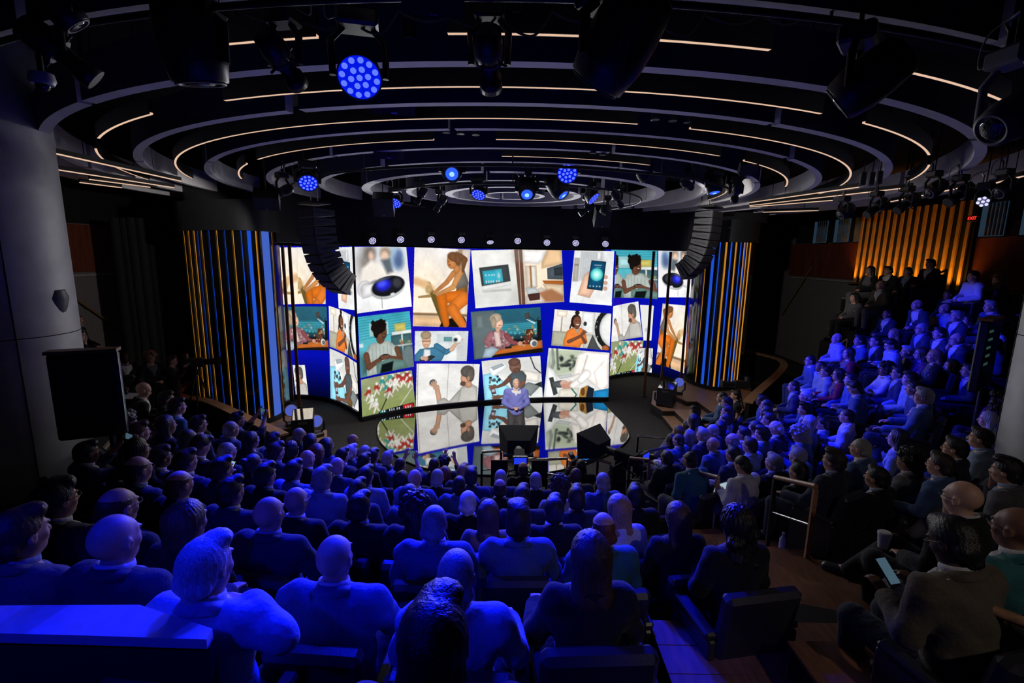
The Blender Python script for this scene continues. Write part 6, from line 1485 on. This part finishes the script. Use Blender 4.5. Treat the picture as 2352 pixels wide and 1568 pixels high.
def broadcast(label, p, tgt):
    t = root('broadcast_camera', label, 'camera', M=facing(p.x,p.y,p.z-1.64,*tgt)); ob('camera_body', MB().box((0,.45,1.56),(.16,.44,.22),bev=.02), HOUS, t); ob('lens', MB().cyl((0,.67,1.56),(0,.98,1.56),.07,.085,n=18), BLK, t); ob('viewfinder', MB().box((0,.3,1.72),(.2,.1,.12),bev=.01), HOUS, t); ob('matte_box', MB().box((0,1.0,1.56),(.22,.06,.2),bev=.01), BLK, t)
    for a in range(3): b = 2*math.pi*a/3; ob('tripod_leg', MB().tube([(0,.5,1.42),(.4*math.cos(b),.5+.4*math.sin(b),.02)],.022,6), BLK, t)
    ob('pan_handle', MB().tube([(.08,.4,1.42),(.14,.12,1.34)],.012,6), BLK, t)
broadcast('black broadcast camera on tripod in front of the left drum', p3, (-2,14))
q = atD(1955,905,1) ; w2 = atZ(1765,905,1.3)
pc2 = atD(1740,885,14.); broadcast('black broadcast camera poking out above the right low wall', pc2+Vector((0,0,.1)), (0,14))
pb = Vector((10.,16.8,0)); _,p6 = bx_person('crouching photographer in black beside the right steps', 1692,908,12.0,(0,13),standing('front',(0,0),crouch=True), skin=0, hair='s', hc='k', top='K', legs='K', collar=None)
# near left grey spotlight on the wall by the column
wl = root('wall_floodlight', 'grey wall floodlight with chrome rim beside the left column', 'stage light', atD(118,695,6.4)); ob('housing', MB().lathe([(.11,-.2),(.16,-.16),(.17,.1),(.12,.2)],20), GREYH, wl, M=Matrix.Rotation(.25,4,'Y')); ob('rim', MB().lathe([(.10,-.27),(.13,-.27),(.13,-.2),(.10,-.2)],20), CHROME, wl, M=Matrix.Rotation(.25,4,'Y')); ob('bracket', MB().box((-.2,.05,.05),(.3,.05,.08)), BLK, wl)
# small things people hold ----------------------------------------------------------------------
def held(i, kind, label):
    p = PEOPLE.get(i)
    if p is None: return
    M = p.matrix_world.copy()
    if kind == 'tablet':
        t = root('tablet', label, 'tablet', M=M @ Matrix.Translation((0,.40,.86)) @ Matrix.Rotation(math.radians(52),4,'X')); ob('casing', MB().box((0,0,0),(.26,.19,.012),bev=.004), BLK, t); ob('screen', MB().box((0,0,.008),(.24,.17,.003)), glow('tablet_glow',(.45,.62,.75),.7), t)
    if kind == 'laptop':
        t = root('laptop', label, 'laptop', M=M @ Matrix.Translation((0,.33,.655))); ob('keyboard_base', MB().box((0,0,0),(.32,.22,.016),bev=.004), GREYH, t); L = Matrix.Translation((0,.11,.01)) @ Matrix.Rotation(math.radians(105),4,'X'); ob('lid', MB().box((0,.11,0),(.32,.22,.01),bev=.003), GREYH, t, M=L); ob('screen', MB().box((0,.11,.0075),(.30,.19,.003)), glow('laptop_glow',(.5,.66,.75),.75), t, M=L)
    if kind == 'phone':
        t = root('phone', label, 'phone', M=M @ Matrix.Translation((-.02,.43,1.27)) @ Matrix.Rotation(math.radians(80),4,'X')); ob('casing', MB().box((0,0,0),(.15,.075,.009),bev=.003), BLK, t); ob('screen', MB().box((0,0,.006),(.14,.066,.002)), glow('phone_glow',(.12,.22,.30),.45), t)
    if kind == 'tablet2':
        t = root('phone', label, 'phone', M=M @ Matrix.Translation((0,.42,.86)) @ Matrix.Rotation(math.radians(40),4,'X')); ob('casing', MB().box((0,0,0),(.075,.15,.009),bev=.003), BLK, t); ob('screen', MB().box((0,0,.006),(.066,.14,.002)), glow('phone_glow',(.12,.22,.30),.45), t)
    if kind == 'cup':
        t = root('paper_cup', label, 'cup', M=M @ Matrix.Translation((-.25,.36,.74))); ob('cup', MB().lathe([(.03,0),(.042,.11)],18), CL['W'], t); ob('lid', MB().lathe([(.044,.108),(.044,.118),(.038,.124)],18), CL['W'], t)
def idx(u): return min(range(len(rows)), key=lambda i: abs(rows[i][0]-u[0])+abs(rows[i][1]-u[1]))
held(idx((460,1024)),'tablet','glowing tablet held by a person in the left block')
held(idx((1705,1068)),'laptop','open white laptop on the lap of the striped shirt person by the aisle')
held(idx((1777,1063)),'laptop','open laptop showing a dark grid in the right block')
held(idx((920,1068)),'phone','phone held up to film, centre front rows')
held(idx((1020,1064)),'tablet','tablet glowing in the front centre rows')
held(idx((200,1040)),'phone','phone held up with raised arms near the left display panel')
held(idx((545,964)),'phone','phone raised beside the left low wall')
held(idx((2210,1145)),'cup','white paper cup with lid held in the right foreground')
held(idx((2190,1245)),'tablet2','phone held low by the person in the tweed coat')
bt = root('water_bottle', 'clear water bottle standing on the aisle stairs', 'bottle', (3.1,5.0,1.5)); ob('bottle', MB().lathe([(.032,0),(.034,.02),(.034,.14),(.014,.18),(.014,.2)],16), mat('clear_plastic',(.55,.65,.8),.1), bt); ob('cap', MB().lathe([(.016,.2),(.016,.22)],12), CL['W'], bt)
